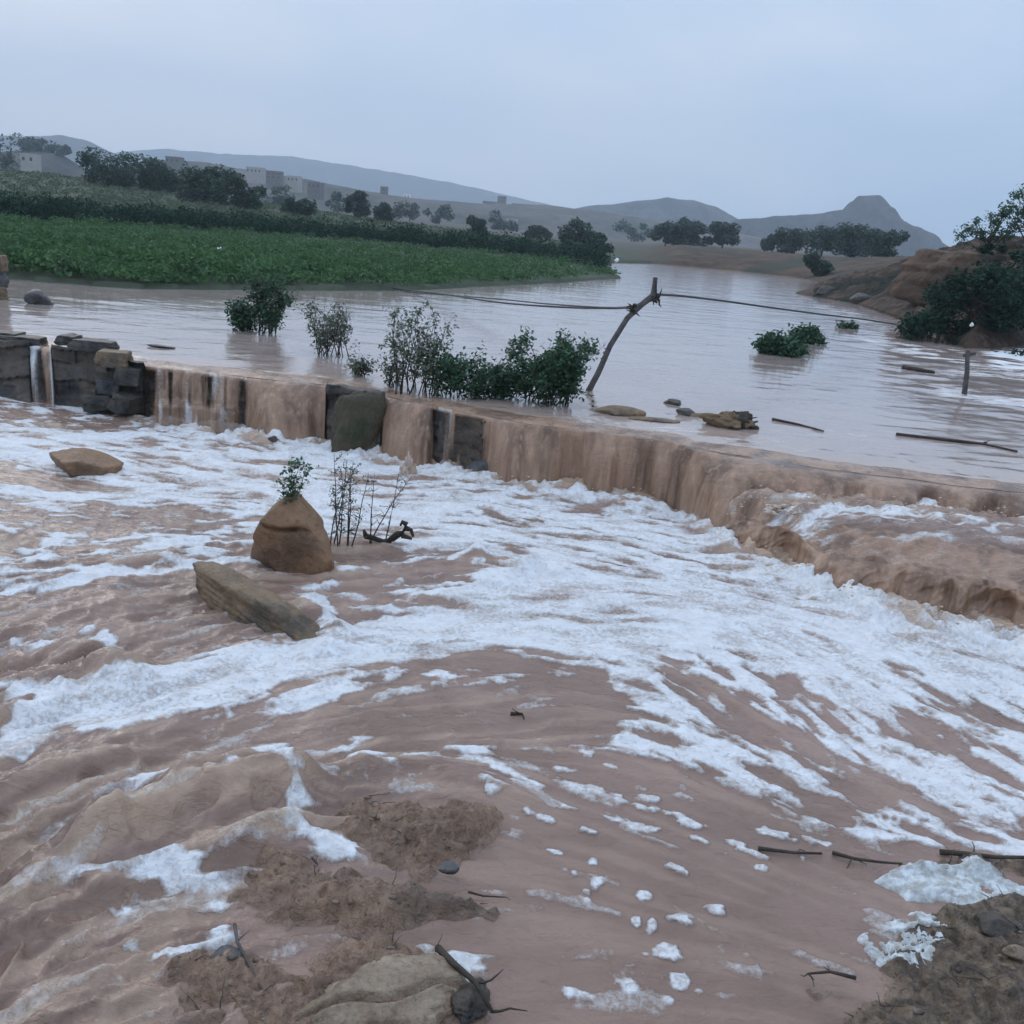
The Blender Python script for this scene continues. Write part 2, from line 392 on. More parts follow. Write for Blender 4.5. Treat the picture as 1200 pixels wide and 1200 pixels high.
for x, y, rx, ry in flecks:
    c = on(x, y); ex = on(x + rx, y + rx * .3) - c; ey = on(x, y + ry) - c
    r = np.linalg.norm(ex) + .05; i0, i1 = int((c[0] - r - RX0) / RS), int((c[0] + r - RX0) / RS) + 1; j0, j1 = int((c[1] - r - RY0) / RS), int((c[1] + r - RY0) / RS) + 1
    if j0 < 0: continue
    X, Y = gx[j0:j1, i0:i1] - c[0], gy[j0:j1, i0:i1] - c[1]; la, lb = np.linalg.norm(ex), np.linalg.norm(ey)
    u = (X * ex[0] + Y * ex[1]) / la; v = (-X * ex[1] + Y * ex[0]) / la
    d = np.sqrt((u / la) ** 2 + (v / lb) ** 2) + 1.0 * fbm(gx[j0:j1, i0:i1] * 15, gy[j0:j1, i0:i1] * 15, 3, 44, .65)
    FOAMR[j0:j1, i0:i1] = np.maximum(FOAMR[j0:j1, i0:i1], (1 - sstep(.70, 1.10, d)) * .92)
L3 = unif(lic(fbm(wx * 12, wy * 12, 3, 37, .6).astype(f32), 16, 2.4))
smask = up(field([([(-400, 600), (420, 640), (480, 700), (300, 770), (60, 830), (-400, 900)], .6, .4), ([(-400, 900), (200, 850), (700, 850), (640, 930), (420, 930), (340, 1000), (270, 1060), (200, 1120), (220, 1300), (-400, 1300)], .85, .2),
                  ([(200, 800), (560, 770), (700, 800), (600, 860), (200, 870)], .35, .15)], .08))
FOAMR = np.maximum(FOAMR, smask * .62 * sstep(.80, .98, L3))
# wave strength
amp = field([
    ([(-400, 600), (420, 640), (480, 700), (300, 770), (60, 830), (-400, 900)], .045, .4),
    ([(-300, 740), (60, 745), (150, 780), (80, 830), (0, 870), (-300, 900)], .10, .15),
    ([(-400, 900), (100, 880), (330, 890), (470, 930), (400, 1000), (250, 1050), (320, 1150), (300, 1300), (-400, 1300)], .075, .2),
    ([(560, 900), (1000, 1000), (1100, 1100), (900, 1300), (560, 1300), (600, 1050)], .004, .15),
    ([(420, 640), (640, 640), (620, 700), (440, 720)], .05, .1),
], .022)
ca = cgx / cgy
dW = np.minimum(np.abs(cgy - base1(ca)) * np.clip(1 - sstep(A_mid0 - .02, A_mid0 + .06, ca), 0, 1) + 9 * sstep(A_mid0 - .02, A_mid0 + .06, ca),
                np.abs(cgy - base2(ca)) + 9 * (1 - sstep(A_mid0 - .03, A_mid0, ca)))
calm = sstep(apx(60, 470, 0), apx(250, 500, 0), ca)
belt = np.exp(-(dW / .42) ** 2) * calm; belt2 = np.exp(-(dW / .9) ** 2) * calm
BELT = up(belt); AMP = up(amp + .035 * belt2)
billow = 1 - np.abs(fbm(wx * 4.2, wy * 4.2, 4, 23, .55)) * 2.2
HR = AMP * (W1 * .75 + (1 - np.abs(W2) * 2) * .30 + (L3 - .5) * .35 + .25 * fbm(gx * 12, gy * 12, 2, 26)) + BELT * .11 * billow + FOAMR * (.004 + .008 * (W2 + 1))
# broad swells in the bottom left where water slides over hidden stone
swell = lines([([(-60, 960), (60, 930), (140, 912), (210, 925)], .20, .12), ([(100, 985), (200, 960), (300, 935), (345, 930)], .16, .15), ([(130, 1020), (260, 1000), (330, 985)], .15, .10),
               ([(-60, 1010), (20, 1000), (40, 1030)], .16, .12), ([(0, 1130), (120, 1150), (200, 1120)], .2, .07), ([(430, 480 + 425), (560, 915), (620, 940)], .12, .05),
               ([(300, 880), (250, 900), (190, 920)], .10, .05), ([(0, 880), (120, 865), (260, 845)], .15, .03), ([(560, 655), (600, 662), (655, 675)], .12, .13), ([(350, 715), (395, 735), (385, 760)], .12, .10),
               ([(20, 780), (100, 775), (150, 795)], .16, .12), ([(120, 740), (160, 720), (140, 690)], .14, .08)])
HR = HR + up(swell) * (.75 + .5 * W1 + .3 * W2)
FOAMR = np.maximum(FOAMR, BELT * sstep(-.2, .55, fbm(wx * 5, wy * 5, 3, 29)) * .8)
PALER = 1.25 * (L3 - .5) * (.22 + smask * .9) + np.clip(up(swell) * 5 * (W1 * .5 + .6), 0, 1) * .6 + BELT * .9 + np.clip(AMP * 9 - .2, 0, 1) * .35 * (W1 * .5 + .5)
# still dip around stones is left to the surface; sampling helper
def samp(R, X, Y):
    i = np.clip((X - RX0) / RS, 0, nx - 1.001); j = np.clip((Y - RY0) / RS, 0, ny - 1.001)
    i0 = i.astype(int); j0 = j.astype(int); fi, fj = i - i0, j - j0
    return (R[j0, i0] * (1 - fi) + R[j0, i0 + 1] * fi) * (1 - fj) + (R[j0 + 1, i0] * (1 - fi) + R[j0 + 1, i0 + 1] * fi) * fj

def acols(n, lim, ext, ne):
    return np.concatenate([np.linspace(-ext, -lim, ne, endpoint=False), np.linspace(-lim, lim, n), np.linspace(lim, ext, ne + 1)[1:]])
A = acols(1000, .80, 1.7, 60)
wq = sstep(A_mid0 - .02, A_mid0 + .012, A); end = base1(A) * (1 - wq) + base2(A) * wq + .3
T = np.linspace(0, 1, 760)[:, None]
Yg = 1.35 * (end[None] / 1.35) ** T; Xg = A[None] * Yg
Zg = samp(HR, Xg, Yg); 
pool = grid_mesh('pool_water', Xg, Yg, Zg, M_water, {'foam': samp(FOAMR, Xg, Yg), 'pale': np.clip(samp(PALER, Xg, Yg), -1, 1)})
tag(pool, kind='structure')

# ------------------------------------------------------------------ upper river + upper fall in one sheet
px_a = lambda x: apx(x, np.interp(x, [0, 600, 1200], [430, 525, 590]), .4)
cov_x = [-400, 20, 34, 40, 58, 64, 150, 166, 176, 286, 290, 376, 384, 446, 454, 500, 508, 566, 574, 1600]
cov_v = [0, 0, 0, .8, .8, 0, 0, 0, .8, .8, 1, 1, 0, 0, 1, 1, .45, .35, 1, 1]
cov_a = np.array([px_a(x) for x in cov_x])
def cover(a): return np.interp(a, cov_a, cov_v)
thin_v = [0, 0, 0, .6, .6, 0, 0, .8, .85, .7, 0, 0, 0, 0, 0, 0, .8, .95, 0, 0]
AU = acols(1500, .66, 1.9, 60)
s = AU * 12.0
cv = cover(AU); ridge = fbm(s * 2.6, s * 0, 3, 70); rill = fbm(s * 11, s * 0 + 5, 3, 74)
Ly = lip1(AU); By = base1(AU); bz = mlev(AU) * sstep(A_mid1, A_mid1 + .12, AU)
rows = []; fo = []; pa = []; th = []
NT_ = 60
thin0 = np.interp(AU, cov_a, thin_v)
step_on = (np.interp(AU, [px_a(165), px_a(185), px_a(275), px_a(290)], [0, 1, 1, 0]))
for k in range(NT_ + 1):                  # from the foot of the fall up to the lip
    t = 1 - k / NT_                       # 1 at the foot, 0 at the lip
    z = U - .02 - (U - bz + .10) * t ** 1.25
    y = Ly + (By - Ly) * np.sqrt(t) * .9 - .12 * np.sqrt(t) * cv
    st = sstep(.50, .60, t) * step_on; y = y - .20 * st
    y = y + (ridge * .36 * sstep(.05, .6, t) + rill * .022 * sstep(0, .2, t) + .03 * fbm(s * 7, s * 0 + t * 1.5, 2, 78) * t) + .008 * vn(s * 30, s * 0 + t * 2, 79) * t
    y = y + (1 - cv) * .25 * (cv < .3)    # where the stones stand bare the sheet stays behind them
    y = np.minimum(y, Ly + .12 + 1e-3 * k)
    rows.append((AU * y, y, z + 0 * AU))
    strk = .5 + .5 * fbm(s * 9, s * 0 + t * .7, 3, 80)
    fo.append(.55 * sstep(.86, 1, t) * cv + .75 * (np.abs(AU - px_a(49)) < .012) * sstep(.3, .6, strk) + .65 * sstep(.5, .75, strk) * (thin0 > .1) + .40 * sstep(.82, 1, t) * cv * vn(s * 7, s * 0 + t * 9, 81).clip(0, 1) + .35 * st * sstep(.4, .7, strk))
    pa.append(np.clip(.30 + .55 * fbm(s * 5, s * 0 + t, 3, 85) + .5 * sstep(.75, 1, t) + .4 * step_on, 0, 1))
    th.append(np.clip(thin0 * (1.35 - .8 * st) * sstep(.25, .75, .5 + .9 * fbm(s * 12, s * 0 + t * .6, 3, 88)) + thin0 * .25, 0, .95) * sstep(.02, .12, t))
d = 0.0
# then upstream
K = 420
yf = 260.0
foam_up = [([(1040, 432), (1200, 425), (1400, 430), (1400, 470), (1200, 448), (1120, 440)], .55, .8), ([(1060, 395), (1140, 412), (1200, 428), (1400, 430), (1400, 440), (1150, 425)], .45, .6),
           ([(930, 350), (1000, 362), (1060, 385), (1050, 395), (960, 365)], .42, .8), ([(640, 480), (900, 510), (1050, 535), (1000, 540), (800, 510), (640, 492)], .33, .15),
           ([(860, 500), (960, 500), (1200, 540), (1200, 550), (950, 520)], .25, .2), ([(1150, 412), (1200, 408), (1400, 400), (1400, 440), (1160, 432)], .95, .5), ([(1040, 440), (1120, 455), (1250, 470), (1250, 490), (1120, 470)], .6, .5), ([(1000, 395), (1080, 405), (1150, 422), (1150, 430), (1060, 415)], .7, .4)]
Yr = []; 
for k in range(1, K + 1):
    Yr.append(Ly * (yf / Ly) ** ((k / K) ** 1.25))
Yr = np.array(Yr); Xr = AU[None] * Yr
dl = Yr - Ly[None]
near = np.exp(-dl / .55)
Zr = U - .09 * np.exp(-dl / .22) * 1 + (.012 * near + .006) * fbm(Xr * 3, Yr * 5, 3, 90) + .02 * near * fbm(Xr * 6, Yr * 3, 3, 92) * cover(AU)[None]
fin = np.exp(-Yr / 30)
rough_r = 1 - sstep(-1.0, 1.0, sdf(pts([(980, 385), (1130, 400), (1500, 400), (1500, 560), (1200, 500), (1050, 450)], U), Xr, Yr))
Zr = Zr + rough_r * .045 * fbm(Xr * .9, Yr * 1.8, 3, 95) + .010 * fbm(Xr * .8, Yr * 1.6, 3, 98)
FU = np.zeros_like(Xr)
for P, v, fe in foam_up:
    w = 1 - sstep(-fe, fe, sdf(pts(P, U), Xr, Yr)); FU = np.maximum(FU, v * w)
un = .5 + .75 * fbm(Xr * .8, Yr * 2.4, 4, 101, .6)
FU = FU * 1.35 * sstep(.15, .6, un)
PU = np.clip(.75 * near + .25 * np.exp(-dl / 2.5), 0, 1)
X = np.concatenate([np.array([r[0] for r in rows]), Xr]); Y = np.concatenate([np.array([r[1] for r in rows]), Yr]); Z = np.concatenate([np.array([r[2] for r in rows]), Zr])
fall_n = NT_ + 14
grid_attr = {'foam': np.concatenate([np.array(fo), FU * 1.0]), 'pale': np.concatenate([np.array(pa), PU]), 'thin': np.concatenate([np.array(th), np.zeros_like(FU)])}
w1 = grid_mesh('waterfall', X[:fall_n], Y[:fall_n], Z[:fall_n], M_veil, {k: v[:fall_n] for k, v in grid_attr.items()}); tag(w1, kind='structure')
w2 = grid_mesh('river_water', X[fall_n - 1:], Y[fall_n - 1:], Z[fall_n - 1:], M_far, {k: v[fall_n - 1:] for k, v in grid_attr.items()}); tag(w2, kind='structure')

# ------------------------------------------------------------------ middle step on the right
AM = np.concatenate([np.linspace(A_mid0 - .01, .62, 560), np.linspace(.62, 1.7, 60)[1:]])
mz = mlev(AM); b1 = base1(AM) + .3; l2 = lip2(AM); b2 = base2(AM); sm = AM * 9
l2 = np.minimum(l2, b1 - .1)
rows = []; fo = []; pa = []
rg = fbm(sm * 2.2, sm * 0 + 2, 3, 110); rl = fbm(sm * 8, sm * 0 + 6, 3, 113)
for k in range(120):                      # shelf
    t = k / 119; y = b1 + (l2 - b1) * t; xx = AM * y
    dl1 = b1 - .3 - y
    bub = np.exp(-(np.maximum(dl1, 0) / .45) ** 2)
    lump = 1 - np.abs(fbm(xx * 3.6, y * 3.6, 4, 120)) * 2.2
    z = mz + (.045 * fbm(xx * 2.2 + y * 1.5, y * 4.5 - xx, 4, 116, .6) + .03 * (1 - 2 * np.abs(fbm(xx * 3 + y * 2, y * 6 - xx * 2, 3, 118)))) * np.clip(mz / MID, 0, 1) + .07 * bub * lump * sstep(.1, .4, mz) - .20 * mz / MID * sstep(.45, 1, t) ** 2 + .06 * rg * sstep(.5, 1, t) * (mz / MID)
    rows.append((xx, y, z))
    n = fbm(xx * 2.2 + y * .8, y * 6 - xx, 4, 123, .6)
    fo.append(np.clip(.95 * sstep(-.2, .35, n) * np.exp(-((dl1 - .40) / .60) ** 2) + .55 * sstep(.1, .45, n) * (1 - .6 * t) + .25 * bub * sstep(.2, .7, lump), 0, 1)); pa.append(np.clip(.9 * bub + 1.3 * n - .15, -1, 1))
for k in range(1, 71):
    t = k / 70
    z = mz - .20 * mz / MID + .06 * rg * mz / MID * (1 - t) - (mz + .04) * t ** 1.5
    y = l2 + (b2 - l2) * t ** .75 - .05 * t
    ds = (rg * .34 + .16 * np.abs(fbm(sm * 3.3 + t * 2.5, sm * 0 + t, 3, 133))) * sstep(0, .5, t) * (1 - .4 * t) + rl * .07 * sstep(0, .3, t) + .05 * fbm(sm * 5 + t * 2, sm * 0 + t * 3, 3, 126) * t + .018 * vn(sm * 24 + t * 3, sm * 0 + t * 5, 128)
    y = y + ds * np.clip(mz / MID * 1.3, 0, 1)
    rows.append((AM * y, y, z))
    fo.append(.30 * sstep(.8, 1, t) * (fbm(sm * 7, sm * 0 + t * 6, 2, 130) + .4).clip(0, 1)); pa.append(np.clip(.05 + 1.5 * fbm(sm * 3 + t * 2, sm * 0 + t, 4, 131) + .8 * sstep(.8, 1, t), -1, 1))
R = np.array(rows)
R[:, 2] -= .22 * (1 - sstep(A_mid0 - .008, A_mid0 + .022, AM))[None]
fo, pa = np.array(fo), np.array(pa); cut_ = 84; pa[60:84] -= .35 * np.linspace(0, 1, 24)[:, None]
w3 = grid_mesh('cascade_water', R[:cut_, 0], R[:cut_, 1], R[:cut_, 2], M_water, {'foam': fo[:cut_], 'pale': pa[:cut_]}); tag(w3, kind='structure')
w4 = grid_mesh('waterfall', R[cut_ - 1:, 0], R[cut_ - 1:, 1], R[cut_ - 1:, 2], M_veil, {'foam': fo[cut_ - 1:], 'pale': pa[cut_ - 1:]}); tag(w4, kind='structure')  # steep face: its shade and folds are painted by the darker, streaked water colour

# ------------------------------------------------------------------ splashes: heaped brown froth thrown up along the feet of both falls
def blob_geo(c, r, seed, sub=3, rough=.35, sq=(1, 1, .8)):
    V, Fc = ICO[sub]; n = n3(V, 1.6, seed, 3); P = V * (1 + rough * n)[:, None] * np.array(sq) * r; return P + np.array(c), Fc
def make_ico(sub):
    import bmesh
    bm = bmesh.new(); bmesh.ops.create_icosphere(bm, subdivisions=sub, radius=1); V = np.array([v.co[:] for v in bm.verts]); Fc = np.array([[v.index for v in f.verts] for f in bm.faces]); bm.free(); return V, Fc
ICO = {k: make_ico(k) for k in (1, 2, 3, 4, 5, 6)}
k = NT('froth', .6, .4); k.col(k.mix(k.rng(k.noise(12, 4), .35, .65), (.42, .29, .21), (.60, .49, .41))); k.nor(k.bump(k.noise(22, 4), .02, .9)); M_froth = k.m
def froth(spec, n, name='froth'):
    Vs = []; Fs = []; c0 = 0
    for q in range(n):
        a, y, z, r = spec(q)
        V, Fc = blob_geo((a * y, y, z), r, q * 3 % 50, 3, .75, (1.25, .9, .6)); Vs.append(V); Fs.append(Fc + c0); c0 += len(V)
    o = mesh_np(name, np.concatenate(Vs), np.concatenate(Fs), M_froth, tri=True); tag(o, 'brown and white froth heaped where the falling water lands' if name == 'froth' else 'drops of brown spray flying up below the falls', name, kind='stuff'); return o
rr = random.Random(4)
def sp1(q):
    if q < 150:
        x = rr.choice((rr.uniform(590, 760), rr.uniform(905, 1040))); a = px_a(x); y = float(base1(np.array([a]))[0]) - rr.uniform(-.02, .28) - (.1 if x > 700 else 0); z0 = float(mlev(np.array([a]))[0])
        return a, y, z0 + rr.uniform(-.05, .0), rr.uniform(.02, .075) * (.55 if x > 820 else .7)
    x = rr.uniform(900, 1260); a = AX(on(x, np.interp(x, [830, 900, 1000, 1200, 1260], [622, 655, 703, 745, 770]), 0)); y = float(base2(np.array([a]))[0]) - rr.uniform(-.05, .16)
    return a, y, rr.uniform(-.03, .02), rr.uniform(.015, .06)
froth(sp1, 290)
def drops(q):
    if q % 3: x = rr.choice((rr.uniform(590, 780), rr.uniform(860, 1200))); a = px_a(x); y = float((base1 if x < 800 else base1)(np.array([a]))[0]) - rr.uniform(-.05, .30); z0 = float(mlev(np.array([a]))[0])
    else: x = rr.uniform(860, 1260); a = AX(on(x, np.interp(x, [830, 900, 1000, 1200, 1260], [622, 655, 703, 745, 770]), 0)); y = float(base2(np.array([a]))[0]) - rr.uniform(-.1, .25); z0 = 0
    return a, y, z0 + abs(rr.gauss(0, .07)) + .02, rr.uniform(.004, .013)
froth(drops, 420, 'spray')
# a pointed jet of brown spray at the foot of the fall
V, Fc = ICO[5]; P = V.copy(); w = np.clip((P[:, 2] + 1) / 2, 0, 1); P[:, :2] *= (1 - .85 * w ** .8)[:, None]; P = P * np.array([.20, .15, .20]) * (1 + .55 * n3(V, 3, 9) + .45 * n3(V, 7, 12))[:, None]
j = on(478, 556); o = mesh_np('froth', P + j + (0, 0, .03), Fc, M_froth, tri=True); tag(o, 'pointed brown splash leaping up below the fall', 'splash', kind='stuff')

# ------------------------------------------------------------------ stones
def rock(name, px, py, size, seed, mat, z=0., planes=None, cut=10, rot=0., tilt=(0, 0), noise=.10, sub=5, label=None, group=None, cat='rock', sink=.25, parent=None, loc=None, boxy=False, sharp=34.):
    V, Fc = ICO[sub]; r = np.random.default_rng(seed)
    N = r.normal(size=(cut, 3)); N /= np.linalg.norm(N, axis=1)[:, None]; D = r.uniform(.52, .85, cut)
    if boxy: planes = [(1, .08, 0, .6), (-1, .1, .1, .6), (0, 1, .1, .6), (.05, -1, .12, .6), (.08, 0, 1, .6), (0, 0, -1, .6)]; D = r.uniform(.78, .95, cut)
    if planes: N = np.concatenate([N, np.array([p[:3] for p in planes], float)]); D = np.concatenate([D, [p[3] for p in planes]]); N /= np.linalg.norm(N, axis=1)[:, None]
    q = np.maximum(V @ N.T, 1e-3) / D[None]; p_ = sharp
    R_ = (np.sum(q ** p_, 1) + 1) ** (-1 / p_)
    P = V * R_[:, None]; P = P * (1 + noise * n3(P, 2.2, seed, 4) + noise * .35 * n3(P, 7, seed + 5, 3))[:, None]
    P = P * np.array(size) / 2 / .85
    P[:, 2] += size[2] * (.5 - sink)
    c, s_ = math.cos(tilt[0]), math.sin(tilt[0]); P[:, 0], P[:, 2] = P[:, 0] * c - P[:, 2] * s_, P[:, 0] * s_ + P[:, 2] * c
    c, s_ = math.cos(rot), math.sin(rot); P[:, 0], P[:, 1] = P[:, 0] * c - P[:, 1] * s_, P[:, 0] * s_ + P[:, 1] * c
    o = mesh_np(name, P, Fc, mat, tri=True, parent=parent); o.location = on(px, py, z) if loc is None else loc
    if label: tag(o, label, cat, group)
    return o
rock('boulder', 100, 552, (.88, .55, .42), 3, M_boulder, rot=-.15, sink=.38, label='low rounded brown rock alone in foam on the left', planes=[(.5, 0, .9, .45)])

def surf_rock(name, ring_rows, mat, label, cat, noise=.02, seed=3, loc=(0, 0, 0), sub=3, creases=()):
    """closed stone from stacked outlines [(z, [(x, y)...])...], smoothed"""
    n = 40; V = []
    for z, cx, cy, rx, ry, pw, tw in ring_rows:
        for k in range(n):
            a = 2 * math.pi * k / n; ca, sa = math.cos(a), math.sin(a); m = (abs(ca) ** pw + abs(sa) ** pw) ** (-1 / pw)
            x, y = rx * m * ca, ry * m * sa; V.append((cx + x * math.cos(tw) - y * math.sin(tw), cy + x * math.sin(tw) + y * math.cos(tw), z))
    Fq = [tuple(q) for q in grid_quads(len(ring_rows), n, True)]; m = len(ring_rows)
    V.append((ring_rows[-1][1], ring_rows[-1][2], ring_rows[-1][0] + .01)); t = len(V) - 1
    Fq += [((m - 1) * n + k, (m - 1) * n + (k + 1) % n, t) for k in range(n)]
    me = bpy.data.meshes.new(name); me.from_pydata(V, [], Fq)
    tmp = bpy.data.objects.new('tmp', me); COL.objects.link(tmp)
    sm_ = tmp.modifiers.new('s', 'SUBSURF'); sm_.levels = sub - 1
    dg = bpy.context.evaluated_depsgraph_get(); me2 = bpy.data.meshes.new_from_object(tmp.evaluated_get(dg)); bpy.data.objects.remove(tmp)
    P = np.empty(len(me2.vertices) * 3, np.float32); me2.vertices.foreach_get('co', P); P = P.reshape(-1, 3)
    c = P.mean(0); d = P - c; d /= np.linalg.norm(d, axis=1)[:, None] + 1e-6
    P = P + d * (noise * 1.6 * n3(P, 3.5, seed, 4) + noise * .5 * n3(P, 13, seed + 3, 3))[:, None]
    for fn in creases: P = fn(P, c)
    me2.vertices.foreach_set('co', P.astype(np.float32).ravel()); me2.polygons.foreach_set('use_smooth', [True] * len(me2.polygons)); me2.materials.clear(); me2.materials.append(mat); me2.update()
    me2.name = name; o = bpy.data.objects.new(name, me2); COL.objects.link(o); o.location = loc; tag(o, label, cat); return o
c = on(338, 668); W = np.linalg.norm(on(386, 664) - on(288, 664)) / 2
def crack(P, c):
    d = P[:, 2] - (.40 + .05 * np.sin(P[:, 0] * 9) + P[:, 0] * -.10); g = np.exp(-(d / .016) ** 2) * (P[:, 0] < .10)
    P[:, 0] += .03 * np.abs(np.sin(P[:, 2] * 8)) * np.sign(P[:, 0]) * (P[:, 0] > 0); P[:, 1] += g * .075; P[:, 1] -= .05 * sstep(.0, .12, d) * (P[:, 1] < 0); return P
hs = W / .30
bo = rock('boulder', 0, 0, (W * 2.15, W * 1.55, W * 2.45), 8, M_boulder, cut=5, noise=.085, sub=6, sink=.5, loc=c + np.array([0, .12, W * .62]),
     planes=[(-.73, 0, .69, .66), (-.95, 0, .31, .68), (.78, 0, .62, .57), (1, .1, .05, .83), (0, -.95, .30, .66), (-.5, -.8, .3, .80), (.5, -.8, .45, .74), (0, .95, .25, .7), (.1, -.5, .85, .74), (0, 0, 1, .86)], label='tall pointed brown boulder with a cracked top standing in the foam', cat='boulder')
me = bo.data; P = np.empty(len(me.vertices) * 3, np.float32); me.vertices.foreach_get('co', P); P = P.reshape(-1, 3)
d_ = P[:, 2] - (W * .46 + P[:, 0] * -.12 + .02 * np.sin(P[:, 0] * 13)); P[:, 1] += .06 * np.exp(-(d_ / .015) ** 2) * (P[:, 0] < .08) * (P[:, 1] < 0) - .035 * sstep(0, .05, d_) * (1 - sstep(.05, .16, d_)) * (P[:, 1] < 0)
me.vertices.foreach_set('co', P.ravel()); me.update()

# long slab
p0 = on(232, 690); p1 = on(375, 752); mid = (p0 + p1) / 2; v = p1 - p0; Ls = np.linalg.norm(v); an = math.atan2(v[1], v[0])
o = rock('rock_slab', 0, 0, (Ls * 1.16, .40, .38), 12, M_slab, cut=5, noise=.16, sharp=12., sub=6, sink=.36, rot=an, tilt=(-.10, 0), loc=mid, planes=[(0, 0, 1, .62), (0, -1, .25, .62), (-1, 0, .3, .80), (1, 0, 0, .90)],
         label='long narrow brown rock slab lying slanted in the brown water')
rock('rock', 565, 556, (.42, .3, .26), 21, M_grey, sink=.35, label='small dark rock at the foot of the grey weir block')
rock('rock', 321, 521, (.17, .15, .20), 23, M_weir, sink=.35, label='small dark stone at the foot of the smooth brown fall')
rock('rock', 725, 486, (.62, .35, .16), 24, M_slab, z=U, sink=.35, label='flat brown rock on the weir crest right of the dense bush')
rock('rock', 790, 474, (.30, .2, .12), 25, M_weir, z=U, sink=.4, label='small dark stone poking from the river near the weir crest')
rock('rock', 804, 486, (.26, .2, .15), 26, M_weir, z=U, sink=.35, label='small dark stone between the flat rock and the driftwood clump')
rock('rock', 45, 356, (.55, .45, .42), 27, M_grey, z=U, sink=.4, label='dark lump of rock alone in the calm river at far left')
rock('rock', 830, 489, (.7, .25, .08), 28, M_slab, z=U, sink=.4, label='low brown rock just left of the driftwood clump')
rock('rock', 188, 407, (.40, .18, .06), 29, M_grey, z=U, sink=.3, label='thin flat stone on the water above the leftmost broad fall')
rock('rock', 765, 492, (.6, .3, .06), 31, M_slab, z=U, sink=.4, label='low wet ledge rock right behind the curved fall crest')
# stone stack at the left edge
st = empty('stone_stack', on(2, 350, U)); tag(st, 'pile of pale weathered stones rising at the left edge of the river', 'stone pile')
for k, (dx, dz, w_, h_) in enumerate([(0, -.1, .75, .5), (-.05, .28, .62, .42), (.02, .60, .55, .40), (-.06, .92, .50, .36), (-.12, 1.18, .42, .28)]):
    rock('stone', 0, 0, (w_, .6, h_ * 1.15), 40 + k, M_grey if k in (1, 3) else M_slab, sink=0.25, noise=.15, sub=5, cut=6, boxy=True, parent=st, loc=(dx - .12, 0, dz), rot=k * .5 - 1)

# ------------------------------------------------------------------ the weir
weir = empty('rock_weir', on(300, 470, .4)); tag(weir, 'dark stone weir wall crossing the whole river under the falls', 'weir')
WL = np.array(weir.location)
AW = np.linspace(-1.0, A_mid1 + .02, 900); Lw, Bw = lip1(AW), base1(AW); cw = cover(AW); sw = AW * 12
rows = []
for k in range(46):
    t = k / 45
    top = U + .045 * (cw < .3) + (cw < .3) * .05 * fbm(sw * 1.5, sw * 0, 2, 140) - .06 * (cw >= .3)
    z = -.25 + (top + .25) * t
    course = .06 * (np.floor(t * 5 + fbm(sw * 1.2, sw * 0 + 1, 2, 141)) % 2) + .05 * fbm(np.floor(sw * 2.4 + (np.floor(t * 5) * .37)) * 3.1, np.floor(t * 5 + 0 * sw) * 2.7, 1, 142)
    y = Bw + (Lw - Bw) * t * .6 - .02 - course + .10 * fbm(sw * 2.5, z * 3 + 0 * sw, 4, 143) + .30 * np.minimum(cw, 1) - .10 * (cw < .3) * sstep(.7, .95, t) * .8
    rows.append((AW * y, y, z + .01 * fbm(sw * 8, sw * 0 + t * 9, 2, 144)))
for k in range(1, 8):
    y = rows[45][1] + k * .09 + 0 * AW; z = rows[45][2] - .012 * k * k * .25 - .02 * (k > 6) + .03 * fbm(sw * 2, y * 3, 3, 145)
    rows.append((AW * y, y, z - (.12 if k > 6 else 0)))
R = np.array(rows); grid_mesh('wall', R[:, 0] - WL[0], R[:, 1] - WL[1], R[:, 2] - WL[2], M_weir, parent=weir)
# bare blocks that break the falls
def block(x0, x1, ytop, ybot, mat, seed, label, dep=.5, nm='weir_block'):
    b0, b1_ = on(x0, ybot), on(x1, ybot); c = (b0 + b1_) / 2; w_ = np.linalg.norm(b1_ - b0)
    a = AX(c); yb = float(base1(np.array([a]))[0]); hgt = H - (H / np.linalg.norm(c[:2])) * 0 ; top = ahead((x0 + x1) / 2, ytop, yb + .0)[2]
    return rock(nm, 0, 0, (w_ * 1.12, dep, (top + .25)), seed, mat, cut=12, noise=.20, sub=6, sink=0.5, sharp=16., rot=math.atan2((b1_ - b0)[1], (b1_ - b0)[0]),
                planes=[(0, 0, 1, .62), (1, 0, 0, .62), (-1, 0, 0, .62), (0, -1, 0, .6), (0, 1, 0, .6), (.6, -.5, .5, .85), (-.6, -.5, .5, .85)], label=label, cat='stone block', loc=(c[0], c[1] + .15, (top - .25) / 2 - .0))
block(380, 452, 446, 532, M_moss, 51, 'mossy green stone block parting the brown falls', .55)
block(528, 567, 484, 545, M_grey, 52, 'black and grey stone block under the bushes with thin water over it', .5)
block(508, 532, 487, 545, M_grey, 53, 'narrow grey stone block streaked by a thin veil of water', .42)
rnd0 = random.Random(2)
